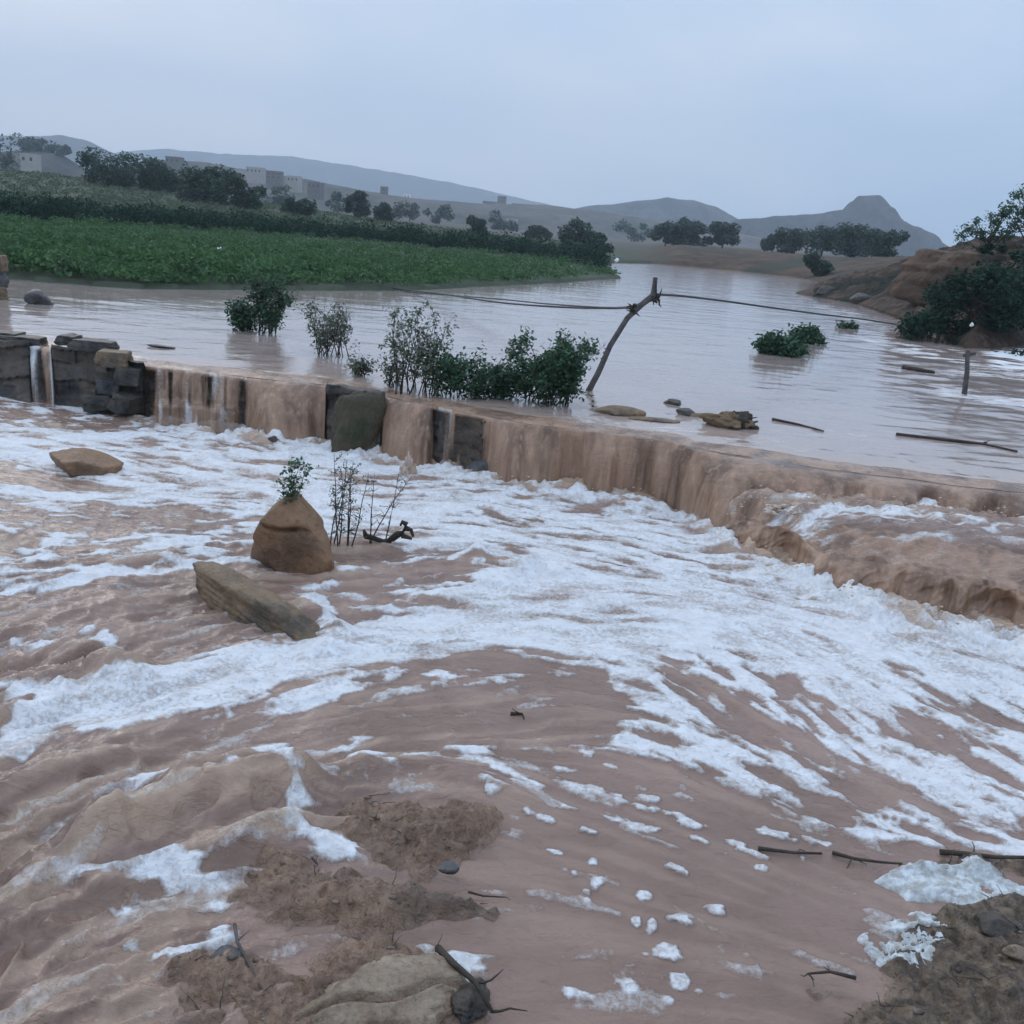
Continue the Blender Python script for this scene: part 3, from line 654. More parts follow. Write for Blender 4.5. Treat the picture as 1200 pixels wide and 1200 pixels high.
for (x, y, w_, h_, sd, mt, lb) in [(115, 470, .50, .30, 60, M_weir, 'low reddish dark stone lying at the foot of the left weir wall'), (150, 472, .45, .36, 61, M_weir, 'dark stone at the foot of the weir beside the veiled fall'),
                                   (128, 452, .42, .30, 62, M_grey, 'pale grey stone wedged halfway up the left weir wall'), (152, 440, .42, .34, 63, M_weir, 'blocky dark stone near the top of the left weir wall'),
                                   (135, 420, .55, .30, 64, M_slab, 'brownish capping stone at the top of the left weir wall')]:
    a = AX(on(x, 480)); yb = float(base1(np.array([a]))[0]) - .05 - .12 * (y > 460); p = ahead(x, y, yb)
    rock('weir_stone', 0, 0, (w_, .5, h_), sd, mt, noise=.13, sub=5, cut=6, sink=.5, loc=p, boxy=True, rot=rnd0.uniform(-.4, .4), tilt=(rnd0.uniform(-.15, .15), 0), label=lb, cat='stone')
for (x, y, w_, sd, lb) in [(25, 393, .9, 66, 'long flat dark capping rock at the far left end of the weir'), (82, 392, .35, 67, 'small flat stone right of the narrow trickle on the weir crest'), (112, 398, .8, 68, 'flat layered rock on the weir crest left of the broad falls'), (8, 388, .6, 69, 'upper dark rock at the left edge of the weir crest')]:
    a = AX(on(x, 480)); p = ahead(x, y + 6, float(lip1(np.array([a]))[0]) - .10)
    rock('cap_stone', 0, 0, (w_, .5, .20), sd, M_weir, noise=.16, sub=6, cut=5, sink=.5, loc=p, boxy=True, rot=rnd0.uniform(-.15, .15), label=lb, cat='stone')

# ------------------------------------------------------------------ mud banks in the foreground
NXM, NYM = 900, 620
mx_, my_ = np.meshgrid(np.linspace(-3.4, 4.2, NXM), np.linspace(-1.5, 4.9, NYM))
def hump(P, h, fe): return h * (1 - sstep(-fe, fe * .6, sdf(pts(P), mx_, my_)))
bed = np.full(mx_.shape, -.25)
def addh(P, h, fe, base=-.12):
    global bed
    s_ = sdf(pts(P), mx_, my_) + .05 * fbm(mx_ * 4, my_ * 4, 3, 150); w = 1 - sstep(-fe, fe, s_); bed = np.maximum(bed, base + (h - base) * w)
addh([(385, 955), (440, 935), (520, 945), (590, 950), (598, 975), (560, 1010), (500, 1030), (420, 1010), (375, 985)], .085, .14)
addh([(255, 1005), (300, 990), (370, 1000), (440, 1030), (520, 1050), (600, 1068), (585, 1085), (500, 1085), (460, 1100), (330, 1090), (265, 1045)], .098, .14)
addh([(175, 1130), (240, 1100), (330, 1130), (400, 1100), (470, 1100), (540, 1130), (590, 1200), (560, 1280), (200, 1280)], .080, .15)
addh([(1045, 1082), (1120, 1068), (1250, 1048), (1600, 1030), (1600, 1400), (930, 1400), (960, 1190), (1010, 1155), (1030, 1110)], .10, .12)
addh([(1035, 1022), (1100, 1010), (1250, 1000), (1500, 1000), (1500, 1030), (1200, 1035), (1100, 1035)], .045, .04)
addh([(930, 1155), (960, 1145), (1020, 1165), (1010, 1185), (950, 1180)], .05, .06)
rise = sstep(2.35, 1.3, my_) if False else (1 - sstep(.9, 2.2, my_ + 0 * mx_))
rk = 1 - np.abs(fbm(mx_ * 5.5, my_ * 5.5, 4, 155, .6)) * 2
bed = bed + sstep(-.1, .05, bed) * (.075 * fbm(mx_ * 3, my_ * 3, 4, 151) + .055 * rk - .055 + .026 * fbm(mx_ * 17, my_ * 17, 4, 157, .6)) + rise * 1.2
k = NT('wet_mud', .5, .45)
c1 = k.mix(k.rng(k.noise(3.5, 6, None, .65, .8), .35, .65), (.17, .100, .062), (.32, .20, .13)); c1 = k.mix(k.rng(k.noise(1.3, 4), .5, .62), c1, (.15, .10, .07))
g = k.n('ShaderNodeSeparateXYZ'); k.l(k.n('ShaderNodeNewGeometry').outputs['Position'], g.inputs[0])
c1 = k.mix(k.rng(k.math('ADD', g.outputs['X'], k.rng(k.noise(2, 3), 0, 1, -.3, .3)), .9, 1.5), c1, k.mix(k.rng(k.noise(14, 5), .4, .65), (.080, .052, .033), (.22, .155, .10)))
c1 = k.mix(k.math('MULTIPLY', k.rng(k.noise(30, 4), .58, .68), .7), c1, (.03, .022, .018))
c1 = k.mix(k.rng(k.math('ADD', g.outputs['Z'], k.rng(k.noise(7, 5, None, .65), .3, .7, -.03, .03)), .010, .040, .65, 0), c1, (.33, .22, .16))
k.col(c1); k.l(k.rng(k.noise(8, 3), .35, .65, .15, .5), k.b.inputs['Roughness'])
k.nor(k.bump(k.noise(60, 4), .005, 1, k.bump(k.noise(9, 7, None, .62), .07, 1))); M_mud = k.m
tag(grid_mesh('mud_bank', mx_, my_, bed, M_mud), kind='structure')
def bedz(x, y):
    i = np.clip((x + 3.4) / 7.6 * (NXM - 1), 0, NXM - 1).astype(int); j = np.clip((y + 1.5) / 6.4 * (NYM - 1), 0, NYM - 1).astype(int); return bed[j, i]

# gravel, crumbs of clay and shreds of straw lying over the mud
r_ = np.random.default_rng(77); Vs = []; Fs = []; c0 = 0; V1, F1 = ICO[2]
Pz = np.stack([r_.uniform(-2.2, 3.6, 9000), r_.uniform(1.7, 4.4, 9000)], 1); bz_ = bedz(Pz[:, 0], Pz[:, 1]); Pz = Pz[(bz_ > .0)]; bz_ = bz_[bz_ > .0]; Pz, bz_ = Pz[:700], bz_[:700]
for i_, (q_, z_) in enumerate(zip(Pz, bz_)):
    rad = .003 + .016 * r_.random() ** 5; P_ = V1 * (1 + .5 * n3(V1, 1.3, i_ % 50, 2))[:, None] * rad * np.array([1.3, .9, .6]); Vs.append(P_ + np.array([q_[0], q_[1], z_ + rad * .2])); Fs.append(F1 + c0); c0 += len(V1)
tag(mesh_np('gravel', np.concatenate(Vs), np.concatenate(Fs), m_rock('gravel', (.07, .055, .045), (.26, .20, .15), (.16, .11, .07), .7, 7, .004), tri=True), 'loose gravel and clay crumbs over the muddy bank', 'gravel', kind='stuff')
rs = random.Random(55); g = Geo()
for i_ in range(170):
    q_ = Pz[rs.randrange(len(Pz))]; z_ = float(bedz(q_[0:1], q_[1:2])[0]); L_ = rs.uniform(.03, .13); a_ = rs.uniform(0, 3.1)
    g.tube(wander((q_[0], q_[1], z_ + .008), (math.cos(a_), math.sin(a_), rs.uniform(-.05, .25)), L_, 4, .18, rs), np.linspace(.0028, .001, 5), 4)
tag(g.obj('straw', M_dead), 'shreds of dark straw and twigs scattered on the mud', 'straw', kind='stuff')
# pale rock under the viewer and small loose pieces
pr = rock('rock', 435, 1185, (.66, .46, .26), 71, M_pale, sink=.42, rot=.35, noise=.20, sub=6, label='pale cream rock with a long crack at the bottom edge', planes=[(0, 0, 1, .6), (-.3, -.8, .6, .7)])
me = pr.data; P = np.empty(len(me.vertices) * 3, np.float32); me.vertices.foreach_get('co', P); P = P.reshape(-1, 3)
d_ = P[:, 1] * .9 - P[:, 0] * .35 + .03 + .02 * np.sin(P[:, 0] * 17); P[:, 2] -= .05 * np.exp(-(d_ / .013) ** 2) + .03 * sstep(0, -.05, d_); me.vertices.foreach_set('co', P.ravel()); me.update()
rock('rock', 1165, 1095, (.26, .17, .13), 72, M_weir, sink=.3, z=.08, label='smooth dark rock on the muddy bank at bottom right')
rock('rock', 548, 1172, (.15, .22, .08), 73, M_weir, sink=.45, noise=.3, z=.02, label='dark wet rock to the right of the pale cracked rock')
rock('rock', 268, 1128, (.12, .1, .09), 74, M_grey, sink=.3, z=.03, label='small pale grey stone where water washes round the mud')
rock('rock', 1138, 1012, (.14, .10, .08), 75, M_weir, sink=.3, z=.0, label='dark stone behind the heap of dirty white foam')
rock('rock', 1190, 1120, (.10, .08, .07), 76, M_pale, sink=.2, z=.12, label='small pale stone on the bank at the lower right edge')
rock('rock', 525, 1020, (.09, .06, .05), 77, M_grey, sink=.2, z=.07, label='small dark and white stone on the upper mud mound')
# mats of dirty foam caught on the bank
k = NT('dirty_foam', .7, .3); k.col(k.mix(k.rng(k.noise(18, 5, None, .65), .4, .6), (.66, .68, .68), (.38, .37, .34))); k.nor(k.bump(k.noise(35, 5), .012, .9)); M_dfoam = k.m
def foam_mat(name, P, z0, h, label, seed, holes=.1):
    poly = np.array(pts(P)); x0, y0 = poly.min(0) - .08; x1, y1 = poly.max(0) + .08
    X, Y = np.meshgrid(np.linspace(x0, x1, 170), np.linspace(y0, y1, 150)); s_ = sdf(poly, X, Y) + .05 * fbm(X * 9, Y * 9, 3, seed) 
    lum = fbm(X * 13, Y * 13, 4, seed + 2, .6); hole = sstep(holes, holes + .22, lum * .9 + .1 * 0)
    ht = h * sstep(.03, -.04, s_) if False else h * (1 - sstep(-.05, .0, s_))
    Z = z0 + np.maximum(bedz(X, Y), 0) * .8 + ht * (.55 + .6 * lum) - .05 * sstep(-.01, .03, s_) - hole * .06 - .02
    return tag(grid_mesh(name, X, Y, Z, M_dfoam), label, 'foam', kind='stuff')
foam_mat('foam', [(1025, 1030), (1060, 1010), (1110, 1016), (1130, 1010), (1185, 1032), (1215, 1056), (1180, 1062), (1150, 1072), (1115, 1056), (1065, 1054)], .026, .040, 'thick patch of dirty white foam lodged against the bank', 160, .38)
foam_mat('foam', [(1035, 1080), (1080, 1070), (1120, 1090), (1115, 1130), (1075, 1150), (1020, 1135), (1010, 1100)], .022, .035, 'broken grey foam over the wet edge of the muddy bank', 164, .10)
foam_mat('foam', [(520, 1125), (545, 1125), (560, 1160), (548, 1180), (530, 1150)], .012, .035, 'little white foam strip beside the pale cracked rock', 168, .15)

# ------------------------------------------------------------------ sticks and plants
def stick(name, l, r, label, mat=M_dead, lift=.0, seed=0, twigs=3, z=0.):
    rnd = random.Random(seed); P = np.array([on(x, y, z) + (0, 0, lift + dz) for x, y, dz in l]); o = P[0].copy(); P = P - o
    g = Geo(); g.tube(P, np.linspace(r, r * .5, len(P)))
    for q in range(twigs):
        k = rnd.randrange(1, len(P)); g.tube(wander(P[k], (rnd.uniform(-1, 1), rnd.uniform(-1, 1), rnd.uniform(-.1, .25)), r * rnd.uniform(4, 9), 4, .3, rnd), np.linspace(r * .4, r * .12, 5))
    ob = g.obj(name, mat); ob.location = o; tag(ob, label, 'branch'); return ob
stick('branch', [(888, 997, .015), (905, 1000, .02), (930, 1003, .02), (962, 1003, .015)], .012, 'short dark floating stick above the foam patch', seed=1)
stick('branch', [(975, 1001, .01), (1000, 1010, .02), (1030, 1016, .03), (1055, 1022, .05)], .011, 'dark bent branch running into the dirty foam heap', seed=2)
stick('branch', [(1100, 1004, .03), (1130, 1010, .05), (1165, 1016, .06), (1215, 1020, .08)], .016, 'thick dark branch lying behind the dirty foam at the right edge', seed=3)
stick('branch', [(1000, 1162, .07), (970, 1152, .06), (945, 1150, .04)], .009, 'thin stick on the foamy tip of the muddy bank', seed=4, twigs=5)
stick('branch', [(548, 1058, .06), (565, 1065, .07), (590, 1062, .05)], .006, 'thin twig on the tail of the mud mound', seed=5, twigs=2)
stick('branch', [(275, 1095, .05), (278, 1125, .09), (300, 1160, .06), (308, 1175, .05)], .009, 'pale twig standing by the small grey stone', mat=M_post, seed=6)
stick('branch', [(512, 1122, .05), (530, 1150, .09), (555, 1175, .10), (575, 1205, .08)], .016, 'dark branch beside the pale cracked rock at the bottom', seed=7, twigs=2)
stick('branch', [(365, 1022, .08), (372, 1030, .08)], .006, 'tiny dark twig on the mud mound near the white foam', seed=8, twigs=1)
stick('branch', [(598, 837, .005), (612, 838, .01)], .014, 'tiny dark stick adrift on the open brown water', seed=9, twigs=2)
stick('branch', [(905, 492, .01), (935, 498, .01), (965, 506, .01)], .022, 'dark thin streak on the water right of the driftwood clump', seed=10, twigs=0, z=U)  # thin tube drawn for a dark streak on the river surface
stick('branch', [(1050, 510, .01), (1100, 516, .015), (1150, 521, .01), (1192, 530, .01)], .030, 'long dark streak on the water near the weir at the right', seed=11, twigs=2, z=U)  # long tube drawn for another dark streak on the water
stick('branch', [(1058, 432, .02), (1075, 435, .03), (1095, 437, .01)], .07, 'short black log caught in the rapids', seed=12, twigs=0, z=U)
# driftwood clump on the crest
o = empty('driftwood', on(862, 500, U)); tag(o, 'tangled brown driftwood clump stranded on the weir crest', 'driftwood')
rnd = random.Random(3)
for q in range(11):
    g = Geo(); p = (rnd.uniform(-.3, .3), rnd.uniform(-.12, .12), rnd.uniform(0, .03)); d = (rnd.choice((-1, 1)) * rnd.uniform(.5, 1), rnd.uniform(-.3, .3), rnd.uniform(-.05, .28)); L_ = rnd.uniform(.15, .34); r = rnd.uniform(.015, .04)
    g.tube(wander(p, d, L_, 6, .22, rnd), np.linspace(r, r * .35, 7)); g.obj('branch', M_dead, o)
rock('root_mass', 0, 0, (.56, .30, .26), 91, m_plain('tan_wood', (.13, .085, .05), (.22, .15, .09), 8, .85, .02), noise=.55, sub=5, sink=.35, parent=o, loc=(-.04, 0, 0))
rock('root_knot', 0, 0, (.30, .22, .24), 92, M_dead, noise=.6, sub=4, sink=.3, parent=o, loc=(.08, 0, .05))

def leaves_geo(C, Nn, size, rnd, aspect=.5):
    n = len(C); D = rnd.normal(size=(n, 3)); D /= np.linalg.norm(D, axis=1)[:, None]; Nn = Nn / (np.linalg.norm(Nn, axis=1)[:, None] + 1e-9)
    A_ = np.cross(D, Nn); A_ /= np.linalg.norm(A_, axis=1)[:, None] + 1e-9; B_ = np.cross(Nn, A_)
    S = (size * rnd.uniform(.6, 1.35, n))[:, None]
    V = np.stack([C - A_ * S, C - B_ * S * aspect + Nn * S * .12, C + A_ * S, C + B_ * S * aspect + Nn * S * .12], 1).reshape(-1, 3)
    return V, np.arange(4 * n).reshape(n, 4)
def leaf_obj(name, C, size, mat, parent, seed, aspect=.5, upb=.6):
    r = np.random.default_rng(seed); N_ = r.normal(size=(len(C), 3)); N_[:, 2] = np.abs(N_[:, 2]) + upb
    V, Q = leaves_geo(np.asarray(C), N_, size, r, aspect); return mesh_np(name, V, Q, mat, smooth=False, parent=parent)

def shrub(name, px, py, z, w, h, seed, label, mat, stems=9, per=26, leaf=.035, lean=0., dens=1.0, cat='shrub', spread=.9, bare=.25, sr=.010):
    root = empty(name, on(px, py, z)); tag(root, label, cat); rnd = random.Random(seed); r = np.random.default_rng(seed); g = Geo(); C = []
    for q in range(stems):
        a = rnd.uniform(0, 2 * math.pi); sp = rnd.uniform(.1, 1) * spread * w / h / 2
        L_ = h * rnd.uniform(.65, 1.05) / math.sqrt(1 + sp * sp); P = wander((rnd.uniform(-.30, .30) * w, rnd.uniform(-.2, .2) * w, -.06), (math.cos(a) * sp + lean, math.sin(a) * sp, 1), L_ * math.sqrt(1 + sp * sp) + .06, 8, .10, rnd)
        g.tube(P, np.linspace(sr, sr * .25, len(P)), 5)
        for b in range(5):
            k = rnd.randrange(2, 8); br = wander(P[k], (rnd.uniform(-1, 1), rnd.uniform(-1, 1), rnd.uniform(.2, 1.1)), h * rnd.uniform(.12, .32), 4, .2, rnd); g.tube(br, np.linspace(sr * .4, sr * .12, 5), 4)
            for _ in range(int(per * dens)):
                t = rnd.uniform(.15, 1) * 4; i = min(int(t), 3); C.append(br[i] + (br[i + 1] - br[i]) * (t - i) + r.normal(size=3) * leaf * 1.5)
        for _ in range(int(per * dens)):
            t = rnd.uniform(bare, 1) * 8; i = min(int(t), 7); C.append(P[i] + (P[i + 1] - P[i]) * (t - i) + r.normal(size=3) * leaf * 1.7)
    g.obj('stem', M_dead, root); C = np.array(C); C = C[C[:, 2] > 0.01]
    leaf_obj('foliage', C, leaf, mat, root, seed); return root
shrub('shrub', 643, 473, U, 1.10, 1.0, 1, 'dense dark green bush on the weir crest beside the leaning post', M_leaf, 26, 44, .034, dens=1.0, bare=.05, spread=1.2)
shrub('shrub', 582, 466, U, .95, .58, 2, 'rounded green bush between the dark bush and the sprawling one', M_leaf, 20, 34, .032, dens=.9, bare=.05, spread=1.2)
shrub('shrub', 532, 464, U, 1.0, .64, 3, 'loose green bush right of the tall twiggy grey bush', M_leaf, 14, 26, .036, dens=.8)
shrub('shrub', 487, 460, U, .85, 1.25, 4, 'tall twiggy grey green bush on the weir crest', M_leafg, 18, 18, .032, dens=.8)
shrub('shrub', 460, 452, U, .35, .40, 5, 'small bare bush at the left foot of the twiggy bush', M_leafg, 8, 12, .028, dens=.7)
shrub('shrub', 422, 440, U, .28, .28, 6, 'small wispy bush on the mossy block', M_leafg, 7, 14, .03)
shrub('shrub', 392, 416, U, 1.0, .90, 7, 'pale twiggy bush spraying out of the river left of the mossy block', M_leafg, 20, 18, .030, dens=.8, lean=.1, spread=1.2)
shrub('shrub', 312, 391, U, .60, 1.15, 8, 'tall dark green bush standing in the calm river', M_leaf, 14, 34, .038, lean=.12, bare=.12)
shrub('shrub', 284, 387, U, .40, .58, 9, 'small dark bush beside the taller bush in the calm river', M_leaf, 9, 34, .045, bare=.1)
shrub('shrub', 912, 415, U, 1.3, .42, 10, 'low leafy bush half drowned in midriver', M_leaf, 18, 34, .06, bare=.0, spread=1.1)
shrub('shrub', 950, 402, U, .9, .40, 11, 'smaller drowned bush right behind the low leafy one', M_leaf, 12, 34, .06, bare=.0, spread=1.1)
shrub('shrub', 995, 385, U, .8, .20, 12, 'flattened dark bush near the right bank', M_leaf, 8, 20, .06, bare=.0, spread=1.1)
# seedling on the pointed boulder
shrub('sapling', 340, 600, .40, .20, .42, 13, 'small leafy sapling sprouting behind the pointed boulder top', M_leaf, 5, 14, .020, cat='sapling', sr=.006).location = on(338, 668) + np.array([-.03, .12, W * 1.52])
# twig stems right of the boulder
def reeds(px, py, n, h, label, seed, w=.1, leaf=8):
    root = empty('bare_shrub', on(px, py)); tag(root, label, 'bare shrub'); rnd = random.Random(seed); r = np.random.default_rng(seed); C = []
    for q in range(n):
        g = Geo(); P = wander((rnd.uniform(-w, w), rnd.uniform(-.04, .04), -.05), (rnd.uniform(-.05, .22), rnd.uniform(-.1, .1), 1), h * rnd.uniform(.75, 1.05), 9, .05, rnd); g.tube(P, np.linspace(.008, .002, 10), 5)
        for b in range(16):
            k = rnd.randrange(2, 9); br = wander(P[k], (rnd.uniform(-1, 1), rnd.uniform(-.6, .6), rnd.uniform(.2, 1.)), rnd.uniform(.04, .12), 3, .2, rnd); g.tube(br, [.003, .0025, .002, .001], 4)
            for _ in range(leaf): C.append(br[rnd.randrange(1, 4)] + r.normal(size=3) * .018)
        g.obj('stem', M_dead, root)
    if C: leaf_obj('foliage', C, .013, M_leafg, root, seed)
    return root
reeds(393, 640, 4, .98, 'leafy bare stems rising just right of the pointed boulder', 31, .05, 9)
reeds(411, 640, 3, 1.0, 'tall thin stems in the middle of the twig row', 32, .03, 6)
reeds(432, 640, 2, .98, 'single thin leaning twig left of the black driftwood', 33, .01, 1)
reeds(450, 640, 1, .75, 'short thin twig rising out of the black driftwood', 34, .01, 0)
o = empty('driftwood', on(452, 640) + (0, 0, .05)); tag(o, 'curled black driftwood snag resting in white foam', 'driftwood'); rnd = random.Random(8)
for l in ([(-.16, 0, .03), (-.10, 0, .02), (-.02, 0, .0), (.06, 0, .02), (.12, .0, .07), (.15, 0, .14)], [(.15, 0, .14), (.11, 0, .16), (.10, 0, .13)], [(.15, 0, .12), (.19, 0, .11), (.21, 0, .06)], [(.02, 0, .0), (.08, -.03, .08), (.12, -.02, .09)], [(-.15, 0, .03), (-.17, 0, .08)], [(.12, 0, .06), (.20, 0, .04)]):
    g = Geo(); g.tube(np.array(l) * 1.25 + rnd.uniform(-.005, .005), np.linspace(.028, .012, len(l)), 8); g.obj('branch', M_dead, o)

# ------------------------------------------------------------------ leaning post with cables
B = on(690, 458, U); tp = ahead(769, 325, B[1] + .3)
post = empty('leaning_post', B); tag(post, 'leaning wooden post standing in the river with cables and rubbish on it', 'post')
rel = lambda p: np.array(p) - B
mids = [ahead(701, 437, B[1] + .03), ahead(715, 405, B[1] + .1), ahead(735, 373, B[1] + .18), ahead(752, 357, B[1] + .23), ahead(766, 346, B[1] + .28)]
g = Geo(); g.tube([rel(B) - (.05, 0, .35), rel(B)] + [rel(m) for m in mids] + [rel(ahead(768, 325, B[1] + .3))], [.05, .05, .045, .042, .042, .045, .055, .035], 9); g.obj('pole', M_post, post)
for p, s_, n in ((ahead(767, 349, B[1] + .26), .10, 7), (ahead(742, 361, B[1] + .18), .09, 6)):
    g = Geo(); rnd = random.Random(n)
    for q in range(n * 3): g.tube(wander(rel(p) + np.array([rnd.gauss(0, .03), rnd.gauss(0, .03), rnd.gauss(0, .03)]), (rnd.uniform(-1, 1), rnd.uniform(-1, 1), rnd.uniform(-1, .4)), s_ * rnd.uniform(.8, 1.6), 4, .4, rnd), [.016, .014, .012, .008, .004], 5)
    g.obj('rubbish', M_dead, post)
def cable(l, r, label):
    P = np.array([ahead(x, y, D) for x, y, D in l]); Q = []
    for i in range(len(P) - 1):
        for t in np.linspace(0, 1, 6, endpoint=False):
            p0, p1, p2, p3 = P[max(i - 1, 0)], P[i], P[i + 1], P[min(i + 2, len(P) - 1)]
            Q.append(.5 * ((2 * p1) + (-p0 + p2) * t + (2 * p0 - 5 * p1 + 4 * p2 - p3) * t * t + (-p0 + 3 * p1 - 3 * p2 + p3) * t ** 3))
    Q.append(P[-1]); Q = np.array(Q); o_ = Q[0].copy(); g = Geo(); g.tube(Q - o_, r, 6); ob = g.obj('cable', M_wire); ob.location = o_; tag(ob, label, 'cable', 'cables strung on the leaning post')
yb = B[1] + .26
cable([(762, 349, yb), (745, 358, yb + 1), (720, 361, yb + 2.5), (660, 360, yb + 6), (600, 356, yb + 9), (560, 351, yb + 11), (528, 346, yb + 13), (470, 339, yb + 17), (410, 332, 33)], .022, 'lower dark cable from the leaning post to the green field')
cable([(757, 352, yb), (740, 360, yb + 1), (700, 360, yb + 3), (640, 356, yb + 7), (590, 351, yb + 10), (540, 347, yb + 13), (480, 342, yb + 17), (440, 336, 33)], .016, 'upper thin cable from the leaning post to the green field')
cable([(770, 345, yb), (800, 347, yb + 1.5), (850, 353, yb + 4), (900, 360, yb + 6), (960, 368, yb + 9), (1010, 374, yb + 12), (1050, 380, yb + 14.5)], .022, 'dark cable from the leaning post to the right bank')
# second, half drowned post
B2 = on(1130, 462, U); p2 = empty('thin_post', B2); tag(p2, 'thin dark upright post standing in the rapids near the right bank', 'post')
g = Geo(); T2 = ahead(1134, 410, B2[1]) - B2; g.tube([(-.02, 0, -.4), (0, 0, 0), T2 * .5 + (.02, 0, 0), T2], [.05, .05, .045, .04], 8); g.obj('pole', M_post, p2)
g = Geo(); g.tube([T2 * .85 + (-.12, 0, .02), T2 * .9, T2 * .95 + (.16, 0, -.01)], [.03, .04, .03], 7); g.obj('cross_piece', M_post, p2).scale = (.8, .8, 1)

# ------------------------------------------------------------------ terrain beyond the water
shore = pts([(-900, 262), (-500, 290), (-200, 318), (0, 326), (60, 332), (150, 338), (300, 340), (480, 341), (600, 334), (660, 331), (728, 326), (715, 320), (712, 313), (718, 308), (770, 309), (850, 316), (935, 325), (965, 333), (930, 344), (1000, 355), (1060, 376), (1130, 408), (1170, 408), (1230, 402), (1700, 400)], U)
poly = [p for p in shore] + [on(1700, 700, U)[:2] * np.array([1, 1]), np.array([14, -30.]), np.array([-25, -30.]), np.array([-30., 8.])]
rr_ = 3.0 * (9000 / 3.0) ** np.linspace(0, 1, 520); aa = np.linspace(-62, 62, 760) * math.pi / 180
RR, AA = np.meshgrid(rr_, aa, indexing='ij'); TX, TY = RR * np.sin(AA), RR * np.cos(AA)
def terr(X, Y):
    X = np.asarray(X, float); Y = np.asarray(Y, float); d = sdf(poly, X, Y); a = X / np.maximum(Y, .1); r = np.hypot(X, Y)
    d = d + .5 * fbm(X * .35, Y * .35, 3, 170) * sstep(0, 3, np.abs(d) + 1)
    lift = 1 - sstep(-.55, .06, a)
    zl = U + .12 + .10 * sstep(0, 3, d) + sstep(60, 170, r) * (.35 + 3.6 * lift) + sstep(150, 900, r) * (2 + 2.5 * lift)
    hr = np.interp(a, [.12, .2, .30, .36, .42, .47, .52, .7], [1.9, 1.9, 2.1, 2.7, 3.6, 4.1, 4.2, 4.4]); wr = np.interp(a, [.12, .34, .40, .46, .52], [9, 5, 4, 3.5, 4.5])
    zr = U + .05 + hr * (1 - np.exp(-np.maximum(d, 0) / wr)) + sstep(150, 900, r) * 1.2
    zr = zr + sstep(.3, 1.5, d) * (.5 * fbm(X * .3, Y * .3, 4, 175) + .25 * fbm(X * 1.1, Y * 1.1, 3, 178)) * np.interp(a, [.3, .4], [.4, 1])
    w = sstep(.10, .15, a); z = zl * (1 - w) + zr * w
    z = z + sstep(200, 900, r) * 3.0 * fbm(X * .006, Y * .006, 4, 180)
    return np.where(d < 0, U - 1.4 * sstep(0, 1.2, -d) - .05, np.minimum(z, U + .02 + np.maximum(d, 0) * 1.3 + .05))
Zt = terr(TX, TY)
Zt = np.where(RR < 14, np.minimum(Zt, -.9), Zt)
k = NT('earth', .9, .15)
gpos = k.n('ShaderNodeNewGeometry').outputs['Position']; sx = k.n('ShaderNodeSeparateXYZ'); k.l(gpos, sx.inputs[0])
ratio = k.math('DIVIDE', sx.outputs['X'], k.math('MAXIMUM', sx.outputs['Y'], 1.))
soil = k.mix(k.rng(k.noise(.35, 6, None, .65), .38, .62), (.065, .045, .033), (.125, .083, .055)); soil = k.mix(k.rng(k.noise(.12, 4), .5, .62), soil, (.06, .058, .04))
field_c = k.mix(k.rng(k.noise(.12, 6, k.stretch((.5, 1, 1))), .35, .65), (.055, .075, .048), (.085, .095, .062))
dry = k.mix(k.rng(k.noise(.02, 6, k.stretch((.5, 1, 1))), .4, .6), (.07, .075, .06), (.14, .115, .095))
c = k.mix(k.rng(ratio, .08, .14), k.mix(k.rng(sx.outputs['Y'], 120, 260), field_c, dry), soil); c = k.mix(k.rng(sx.outputs['Y'], 220, 500), c, dry)
k.col(c); k.nor(k.bump(k.noise(1.5, 6), .15, .8)); M_earth = k.m
tag(grid_mesh('ground', TX, TY, Zt, M_earth), kind='structure')
def place(px, D, dz=0):
    py = 268 + (px - 600) * .0875; d = ray(px, py); x, y = d[0] / d[1] * D, D; return np.array([x, y, float(terr(np.array([x]), np.array([y]))[0]) + dz])

# ------------------------------------------------------------------ crops
def crops(name, n, ymin, ymax, amin, amax, d0, d1, h, size, mat, label, seed, clump=.5, base_h=0.05, per=14, cond=None):
    r = np.random.default_rng(seed); y = 1 / r.uniform(1 / ymax, 1 / ymin, n); x = y * r.uniform(amin, amax, n); d = sdf(poly, x, y); keep = (d > d0) & (d < d1)
    if cond is not None: keep &= cond(x, y, d)
    x, y, d = x[keep], y[keep], d[keep]; keep = fbm(x * .5, y * .5, 2, seed + 180) > (-.55 if name != "tall_crop" else -2); x, y = x[keep], y[keep]; z = terr(x, y); m = len(x)
    hh = h * np.clip(.70 + .95 * fbm(x * .75, y * .55, 3, seed + 60), .15, 2); C = []
    for q in range(per):
        t = r.uniform(.05, 1, m) ** .8; s_ = size * 2.2
        C.append(np.stack([x + r.normal(0, s_, m), y + r.normal(0, s_, m), z + base_h + hh * t * r.uniform(.8, 1.1, m)], 1))
    C = np.concatenate(C); N_ = r.normal(size=(len(C), 3)); N_[:, 2] = np.abs(N_[:, 2]) * .7 + .25
    V, Q = leaves_geo(C, N_, size, r, .45); o = mesh_np(name, V, Q, mat, smooth=False); tag(o, label, 'crop', kind='stuff'); return o
# upper edge of the near crop: a boundary running away to the right
bnd = pts([(-700, 225), (0, 256), (200, 268), (400, 281), (600, 298), (700, 311), (740, 320)], U + .35)
def front(x, y, d): return y < np.interp(x / y, [AX(p) for p in bnd], [p[1] for p in bnd])

